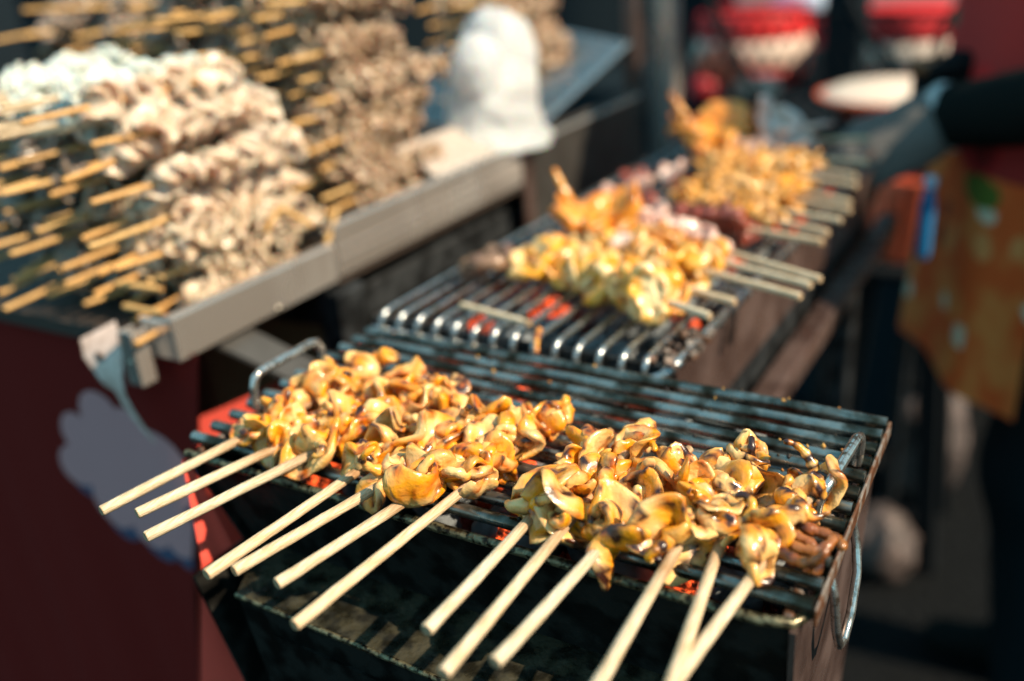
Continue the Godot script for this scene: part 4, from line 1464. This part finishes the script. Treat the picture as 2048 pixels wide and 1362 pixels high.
	g.bone(P.call(0.143, 0.062, -0.79), P.call(0.117, 0.050, -0.768), 0.034, 0.032, W)
	for k in 4:
		var z := -0.785 + 0.018 * k
		var y := 0.050 - 0.006 * k
		g.bone(P.call(0.107, y, z), P.call(0.081, y - 0.012, z + 0.002), 0.0115, 0.0105, W)
		g.bone(P.call(0.081, y - 0.012, z + 0.002), P.call(0.079, y - 0.034, z + 0.004), 0.0105, 0.0095, W)
		g.bone(P.call(0.079, y - 0.034, z + 0.004), P.call(0.095, y - 0.040, z + 0.004), 0.0095, 0.0085, W)
	g.bone(P.call(0.125, 0.056, -0.745), P.call(0.097, 0.062, -0.728), 0.014, 0.011, W)
	g.bone(P.call(0.097, 0.062, -0.728), P.call(0.075, 0.052, -0.732), 0.011, 0.008, W)
	g.build(mb, 0.004)
	part("glove", mb, M.black_plastic, t)

	# apron: bib and skirt, printed
	var am := StandardMaterial3D.new()
	am.resource_name = "apron_print"
	am.roughness = 0.85
	am.cull_mode = BaseMaterial3D.CULL_DISABLED
	am.albedo_texture = apron_print()
	mb = cloth_grid(func(u: float, v: float) -> Vector3:
		var y := lerpf(0.34, -0.262, v) + 0.010 * sin(u * 11.0) * v
		var half := lerpf(0.80, 1.35, clampf(v * 2.2, 0.0, 1.0))
		var a := lerpf(-half, half, u)
		var rx := 0.142 + 0.030 * v + 0.008 * sin(a * 7.0) * v
		var rz := 0.220 + 0.030 * v + 0.012 * sin(a * 9.0) * v
		return Vector3(0.235 - cos(a) * rx, y, -0.86 + sin(a) * rz) - o, 48, 40)
	part("apron", mb, am, t)


func apron_print() -> ImageTexture:
	var n := 256
	var im := Image.create(n, n, false, Image.FORMAT_RGB8)
	var f := FastNoiseLite.new()
	f.seed = 5; f.frequency = 0.03
	var r := RandomNumberGenerator.new()
	r.seed = 99
	for y in n:
		for x in n:
			var v := float(y) / n
			var a := f.get_noise_2d(x, y)
			var c := Color(0.40, 0.026, 0.022)
			if v > 0.62:
				c = Color(0.86, 0.13, 0.02).lerp(Color(0.90, 0.27, 0.06), clampf(a * 2.0 + 0.4, 0.0, 1.0))
			im.set_pixel(x, y, c.linear_to_srgb())
	var blob := func(cx: float, cy: float, rx: float, ry: float, c: Color) -> void:
		for y in range(maxi(0, int((cy - ry) * n)), mini(n, int((cy + ry) * n) + 1)):
			for x in range(maxi(0, int((cx - rx) * n)), mini(n, int((cx + rx) * n) + 1)):
				var d := Vector2((float(x) / n - cx) / rx, (float(y) / n - cy) / ry)
				if d.length() < 1.0 + 0.25 * f.get_noise_2d(x * 4.0, y * 4.0):
					im.set_pixel(x, y, c.linear_to_srgb())
	for k in 26:   # pale and yellow flowers on the skirt
		blob.call(r.randf(), r.randf_range(0.66, 0.98), r.randf_range(0.012, 0.03), r.randf_range(0.012, 0.03), [Color(0.8, 0.7, 0.5), Color(0.90, 0.34, 0.10), Color(0.4, 0.06, 0.02)][k % 3])
	for k in 3:    # big red flowers with green leaves above them
		var cx: float = [0.80, 0.45, 0.15][k]
		blob.call(cx, 0.55, 0.09, 0.09, Color(0.55, 0.015, 0.015))
		blob.call(cx + 0.03, 0.57, 0.04, 0.05, Color(0.25, 0.01, 0.01))
		blob.call(cx + 0.04, 0.65, 0.06, 0.025, Color(0.12, 0.18, 0.02))
	blob.call(0.62, 0.30, 0.03, 0.05, Color(0.06, 0.14, 0.08))
	blob.call(0.56, 0.24, 0.04, 0.05, Color(0.5, 0.4, 0.36))
	blob.call(0.60, 0.40, 0.035, 0.016, Color(0.06, 0.14, 0.08))
	return ImageTexture.create_from_image(im)


# ------------------------------------------------------------------ behind the stall
func background() -> void:
	# neighbouring stall: a table under a dark tarpaulin, two red and white coolers on it
	var t := thing("market_table", "dark draped table of the next stall, carrying two red-lidded drums", "table", Vector3(-0.37, GROUND, -2.30), -0.50)
	var mb := MB.new()
	mb.box(Vector3(0, 0.630, 0), Vector3(1.5, 0.03, 0.9), 0.004)
	part("tabletop", mb, M.navy_tarp, t)
	mb = MB.new()
	mb.box(Vector3(0, 0.306, 0.455), Vector3(1.5, 0.612, 0.01), 0.002)
	part("drape", mb, M.navy_tarp, t)
	var spots := [[Vector3(-0.553, -0.2048, -2.239), 0.150, "left one of the two pale food drums with red lids, left of the black post"], [Vector3(-0.161, -0.2048, -2.225), 0.153, "right one of the two pale food drums with red lids, right of the black post"]]
	for s in spots:
		var r: float = s[1]
		t = thing("food_drum", s[2], "drum", s[0], 0.0, "food drums on the next stall")
		mb = MB.new()
		mb.lathe([[r * 0.80, 0.0], [r * 0.88, 0.004], [r * 1.0, 0.040], [r * 1.02, 0.046], [0.0, 0.047]], 32)
		part("base", mb, M.red_plastic, t)
		mb = MB.new()
		mb.lathe([[r * 0.99, 0.0472], [r * 1.03, 0.070], [r * 1.03, 0.095], [r * 0.98, 0.117], [r * 0.90, 0.122], [0.0, 0.123]], 32)
		part("drum", mb, M.pale_plastic, t)
		mb = MB.new()
		mb.lathe([[r * 0.96, 0.1232], [r * 0.99, 0.127], [r * 0.98, 0.178], [r * 0.90, 0.188], [r * 0.3, 0.194], [0.0, 0.195]], 32)
		part("lid", mb, M.red_plastic, t)
	# small goods before the coolers
	var goods := [
		["red_bag", Vector3(-0.552, -0.125, -1.974), Vector3(0.062, 0.045, 0.05), "orange_plastic", "bright orange-red bag before the left drum"],
		["red_bag", Vector3(-0.567, -0.165, -1.90), Vector3(0.035, 0.03, 0.035), "red_plastic", "small round red bag lowest at the left of the next stall"],
		["parcel", Vector3(-0.459, -0.175, -1.97), Vector3(0.055, 0.028, 0.04), "pale_plastic", "pale oval parcel before the left drum"],
		["parcel", Vector3(-0.222, -0.175, -2.13), Vector3(0.055, 0.025, 0.045), "pink_plastic", "flat pink parcel between the post and the right drum"],
		["ice_bag", Vector3(-0.301, -0.085, -2.18), Vector3(0.032, 0.042, 0.03), "ice_plastic", "pale blue ice bag right of the black post"],
		["ice_bag", Vector3(-0.489, -0.02, -2.45), Vector3(0.07, 0.05, 0.05), "ice_plastic", "pale blue ice bag standing behind the left drum"],
		["red_bag", Vector3(-0.284, -0.155, -2.10), Vector3(0.035, 0.045, 0.035), "red_plastic", "upright red bag just right of the black post"],
	]
	for g in goods:
		mb = MB.new()
		var i0 := mb.ix.size()
		var rows := []
		var off := Vector3(rng.randf() * 100, rng.randf() * 100, 0)
		for i in 13:
			var row := []
			for j in 20:
				var d := Vector3(sin(PI * i / 12.0) * cos(TAU * j / 20.0), cos(PI * i / 12.0), sin(PI * i / 12.0) * sin(TAU * j / 20.0))
				row.append(mb.add(d * (g[2] as Vector3) * (1.0 + 0.25 * nz.get_noise_3dv(d * 60.0 + off))))
			rows.append(row)
		for i in 12:
			for j in 20:
				mb.quad(rows[i][j], rows[i][(j + 1) % 20], rows[i + 1][(j + 1) % 20], rows[i + 1][j])
		mb.close(i0)
		var o := single(g[0], mb, M[g[3]], g[4], "bag" if "bag" in g[0] else "parcel")
		o.position = g[1]
	# black post of the stall roof, and cables
	t = thing("stall_post", "thick black roof post between the two red-lidded drums", "post", Vector3(-0.255, GROUND, -1.95))
	mb = MB.new()
	mb.box(Vector3(0, 1.1, 0), Vector3(0.085, 2.2, 0.085), 0.006)
	part("shaft", mb, M.navy_tarp, t)
	mb = MB.new()
	mb.box(Vector3(0, 0.01, 0), Vector3(0.2, 0.02, 0.2), 0.004)
	part("foot", mb, M.navy_tarp, t)
	var cables := [
		[[Vector3(-0.52, 0.10, -1.72), Vector3(-0.44, -0.06, -1.70), Vector3(-0.34, -0.16, -1.66), Vector3(-0.20, -0.20, -1.62), Vector3(-0.08, -0.21, -1.60)], "left black cable sagging before the left drum"],
		[[Vector3(-0.26, 0.10, -1.80), Vector3(-0.18, -0.02, -1.76), Vector3(-0.10, -0.10, -1.70), Vector3(-0.03, -0.12, -1.66)], "right black cable sagging before the right drum"],
		[[Vector3(-0.03, -0.12, -1.66), Vector3(-0.03, -0.02, -1.72), Vector3(0.01, 0.06, -1.80)], "short black cable rising before the right drum"],
	]
	for c in cables:
		mb = MB.new()
		mb.tube(c[0], 0.011, 8, Color.WHITE, true)
		single("black_cable", mb, M.black_plastic, c[1], "cable")
	# red and white banner behind the drums
	t = thing("stall_banner", "red banner with a white band hung across the next stall behind the drums", "banner", Vector3(-0.30, -0.04, -2.62), -0.36)
	for k in 3:
		mb = MB.new()
		mb.box(Vector3(0.0, 0.12 - 0.10 * k, 0.004 * k), Vector3(1.0, 0.098, 0.004), 0.001)
		part("white_band" if k == 1 else "red_band", mb, M.pale_plastic if k == 1 else M.red_plastic, t)
	# dark wire screen hung before the drums
	t = thing("wire_screen", "dark diamond wire screen hanging before the food drums", "screen", Vector3(-0.36, -0.13, -1.84), -0.35)
	for k in 22:
		for d in [-1, 1]:
			mb = MB.new()
			var x := lerpf(-0.42, 0.42, k / 21.0)
			var a := Vector3(x, 0.14, 0.0)
			var b := Vector3(x + 0.14 * d, -0.10, 0.003 * d)
			if absf(b.x) > 0.43: continue
			mb.tube([a, b], 0.0022, 5)
			part("wire", mb, M.black_plastic, t)
	for y in [-0.10, 0.14]:
		mb = MB.new()
		mb.tube([Vector3(-0.44, y, 0), Vector3(0.44, y, 0)], 0.006, 6)
		part("frame_bar", mb, M.black_plastic, t)
	for x in [-0.44, 0.44]:
		mb = MB.new()
		mb.tube([Vector3(x, 0.14, 0), Vector3(x, GROUND + 0.13, 0)], 0.006, 6)
		part("frame_bar", mb, M.black_plastic, t)
	# back of the neighbouring stall
	mb = MB.new()
	mb = cloth_grid(func(u: float, v: float) -> Vector3:
		return Vector3(lerpf(-4.5, 3.5, u), lerpf(1.6, GROUND, v), -3.6 + 0.06 * sin(u * 60.0) + lerpf(0.8, -1.6, u)), 120, 8)
	single("tarpaulin", mb, M.navy_tarp, "dark navy tarpaulin closing off the next stall at the back", "tarpaulin")


func small_things() -> void:
	# white plastic bag standing on the tray
	var t := thing("plastic_bag", "crumpled white plastic bag standing on the edge of the long tray", "bag", Vector3(-0.288, 0.022, -0.462))
	var mb := MB.new()
	var i0 := mb.ix.size()
	var rows := []
	for i in 40:
		var f := i / 39.0
		var row := []
		for j in 56:
			var a := TAU * j / 56.0
			var r := lerpf(0.050, 0.040, f) + 0.010 * exp(-pow((f - 0.02) * 9.0, 2.0)) 
			if f > 0.7:
				r *= 1.0 - 0.16 * (f - 0.7) / 0.3
			r *= 1.0 + 0.14 * nz.get_noise_3d(cos(a) * 60.0, f * 100.0, sin(a) * 60.0) + 0.02 * sin(a * 9.0 + f * 7.0) + 0.16 * (0.3 - absf(nz2.get_noise_3d(cos(a) * 110.0 + 40.0, f * 130.0, sin(a) * 110.0))) + 0.035 * nz2.get_noise_3d(cos(a) * 200.0, f * 300.0, sin(a) * 200.0)
			if i == 39: r = 0.002
			if i == 38: r *= 0.8
			var y := 0.080 * f + (0.006 * nz2.get_noise_2d(a * 60.0, 3.0) if f > 0.8 else 0.0)
			row.append(mb.add(Vector3(cos(a) * r * 0.9, y, sin(a) * r * 1.15)))
		rows.append(row)
	for i in 39:
		for j in 56:
			mb.quad(rows[i][j], rows[i][(j + 1) % 56], rows[i + 1][(j + 1) % 56], rows[i + 1][j])
	mb.close(i0)
	part("bag_body", mb, M.bag_plastic, t)
	for s in [[Vector3(0.004, 0.074, 0.030), 0.024, 0.030], [Vector3(-0.004, 0.078, -0.022), 0.037, 0.046]]:
		mb = MB.new()
		i0 = mb.ix.size()
		rows = []
		for i in 20:
			var row := []
			for j in 28:
				var d := Vector3(sin(PI * i / 19.0) * cos(TAU * j / 28.0), cos(PI * i / 19.0), sin(PI * i / 19.0) * sin(TAU * j / 28.0))
				var k := 1.0 + 0.22 * nz.get_noise_3dv(d * 80.0 + s[0] * 3000.0) + 0.16 * (0.4 - absf(nz2.get_noise_3dv(d * 200.0 + s[0] * 1000.0)))
				row.append(mb.add(s[0] + Vector3(d.x * s[1], d.y * s[2], d.z * s[1]) * k))
			rows.append(row)
		for i in 19:
			for j in 28:
				mb.quad(rows[i][j], rows[i][(j + 1) % 28], rows[i + 1][(j + 1) % 28], rows[i + 1][j])
		mb.close(i0)
		part("bag_ear", mb, M.bag_plastic, t)
	# limp skirt of the bag trailing along the tray's edge
	mb = cloth_grid(func(u: float, v: float) -> Vector3:
		return Vector3(0.034 - 0.045 * v, 0.004 + 0.022 * v + 0.003 * sin(u * 40.0) * (1.0 - v), lerpf(0.15, 0.03, u) + 0.004 * sin(v * 9.0)), 50, 10)
	part("bag_skirt", mb, M.skirt_plastic, t)

	# orange basin with batter
	t = thing("orange_basin", "shallow orange plastic basin of pale batter beyond the vendor's hands", "basin", Vector3(-0.052, -0.108, -1.325))
	mb = MB.new()
	mb.lathe([[0.06, 0.0], [0.068, 0.0], [0.106, 0.030], [0.118, 0.034], [0.118, 0.039], [0.104, 0.036], [0.065, 0.004], [0.0, 0.003]], 32)
	part("bowl", mb, M.orange_plastic, t)
	mb = MB.new()
	mb.lathe([[0.0, 0.060], [0.04, 0.058], [0.085, 0.050], [0.108, 0.040], [0.112, 0.0365], [0.0, 0.02]], 32)
	part("batter", mb, M.batter, t)
	t = thing("small_stand", "small dark stand holding up the orange basin", "stand", Vector3(-0.052, GROUND, -1.325))
	mb = MB.new()
	mb.box(Vector3(0, 0.7315, 0), Vector3(0.17, 0.02, 0.17), 0.003)
	part("top", mb, M.frame_steel, t)
	for sx in [-0.07, 0.07]:
		for sz in [-0.07, 0.07]:
			mb = MB.new()
			mb.box(Vector3(sx, 0.362, sz), Vector3(0.02, 0.724, 0.02), 0.002)
			part("leg", mb, M.frame_steel, t)
	# brown jar held by the far hand
	t = thing("sauce_jar", "small dark jar with an orange-brown collar in the far gloved hand", "jar", Vector3(0.072, 0.002, -0.752))
	mb = MB.new()
	mb.lathe([[0.0, 0.0], [0.017, 0.001], [0.019, 0.006], [0.019, 0.04], [0.017, 0.046]], 20)
	var jar := part("jar_body", mb, M.black_plastic, t)
	mb = MB.new()
	mb.lathe([[0.021, 0.046], [0.023, 0.050], [0.023, 0.058], [0.016, 0.060], [0.014, 0.052], [0.0, 0.051]], 20)
	part("collar", mb, M.brown_plastic, jar)
	# orange bucket on a dark stool below the hand
	t = thing("orange_bucket", "tall orange plastic bucket with ribs standing below the gloved hand", "bucket", Vector3(0.0, -0.318, -1.245))
	mb = MB.new()
	mb.lathe([[0.0, 0.0], [0.044, 0.0], [0.047, 0.004], [0.062, 0.130], [0.067, 0.134], [0.067, 0.141], [0.060, 0.139], [0.046, 0.008], [0.0, 0.006]], 32)
	var pail := part("pail", mb, M.orange_plastic, t)
	for k in 16:
		mb = MB.new()
		var a := TAU * k / 16.0
		mb.tube([Vector3(cos(a) * 0.0475, 0.006, sin(a) * 0.0475), Vector3(cos(a) * 0.0615, 0.126, sin(a) * 0.0615)], 0.004, 6)
		part("rib", mb, M.orange_plastic, pail)
	t = thing("low_stool", "dark plastic stool carrying the orange bucket", "stool", Vector3(0.0, GROUND, -1.245))
	mb = MB.new()
	mb.box(Vector3(0, 0.5205, 0), Vector3(0.16, 0.022, 0.16), 0.006)
	part("seat", mb, M.black_plastic, t)
	for sx in [-1, 1]:
		for sz in [-1, 1]:
			mb = MB.new()
			mb.loft([Vector3(sx * 0.055 - 0.018, 0.512, sz * 0.055 - 0.018), Vector3(sx * 0.055 + 0.018, 0.512, sz * 0.055 - 0.018), Vector3(sx * 0.055 + 0.018, 0.512, sz * 0.055 + 0.018), Vector3(sx * 0.055 - 0.018, 0.512, sz * 0.055 + 0.018)], [Vector3(sx * 0.10 - 0.016, 0, sz * 0.10 - 0.016), Vector3(sx * 0.10 + 0.016, 0, sz * 0.10 - 0.016), Vector3(sx * 0.10 + 0.016, 0, sz * 0.10 + 0.016), Vector3(sx * 0.10 - 0.016, 0, sz * 0.10 + 0.016)])
			part("leg", mb, M.black_plastic, t)
	# rubbish on the ground under the grills
	var sacks := [[Vector3(0.055, GROUND, -1.40), Vector3(0.075, 0.125, 0.07), "mud_bag", "dirty pinkish plastic sack standing on the ground before the trouser leg"], [Vector3(0.035, GROUND, -1.12), Vector3(0.055, 0.06, 0.07), "mud_bag", "small beige sack slumped on the ground past the near grill's corner"]]
	for s in sacks:
		mb = MB.new()
		i0 = mb.ix.size()
		rows = []
		var off := rng.randf() * 500.0
		for i in 22:
			var row := []
			for j in 30:
				var d := Vector3(sin(PI * i / 21.0) * cos(TAU * j / 30.0), cos(PI * i / 21.0), sin(PI * i / 21.0) * sin(TAU * j / 30.0))
				var k := 1.0 + 0.32 * nz.get_noise_3dv(d * 70.0 + Vector3(off, 0, 0)) + 0.1 * nz2.get_noise_3dv(d * 240.0)
				row.append(mb.add(Vector3(0, s[1].y * 0.9, 0) + d * (s[1] as Vector3) * k))
			rows.append(row)
		for i in 21:
			for j in 30:
				mb.quad(rows[i][j], rows[i][(j + 1) % 30], rows[i + 1][(j + 1) % 30], rows[i + 1][j])
		mb.close(i0)
		var o := single("plastic_sack", mb, M[s[2]], s[3], "sack")
		o.position = s[0]
	# blue bottle hanging at the vendor's side
	t = thing("blue_bottle", "narrow blue plastic bottle tucked at the side of the apron", "bottle", Vector3(0.096, -0.110, -0.62))
	mb = MB.new()
	mb.lathe([[0.0, 0.0], [0.006, 0.001], [0.007, 0.008], [0.007, 0.055], [0.005, 0.066], [0.004, 0.072]], 16)
	var bottle := part("bottle_body", mb, M.blue_plastic, t)
	mb = MB.new()
	mb.lathe([[0.006, 0.0721], [0.006, 0.082], [0.0, 0.083]], 16)
	part("cap", mb, M.ice_plastic, bottle)
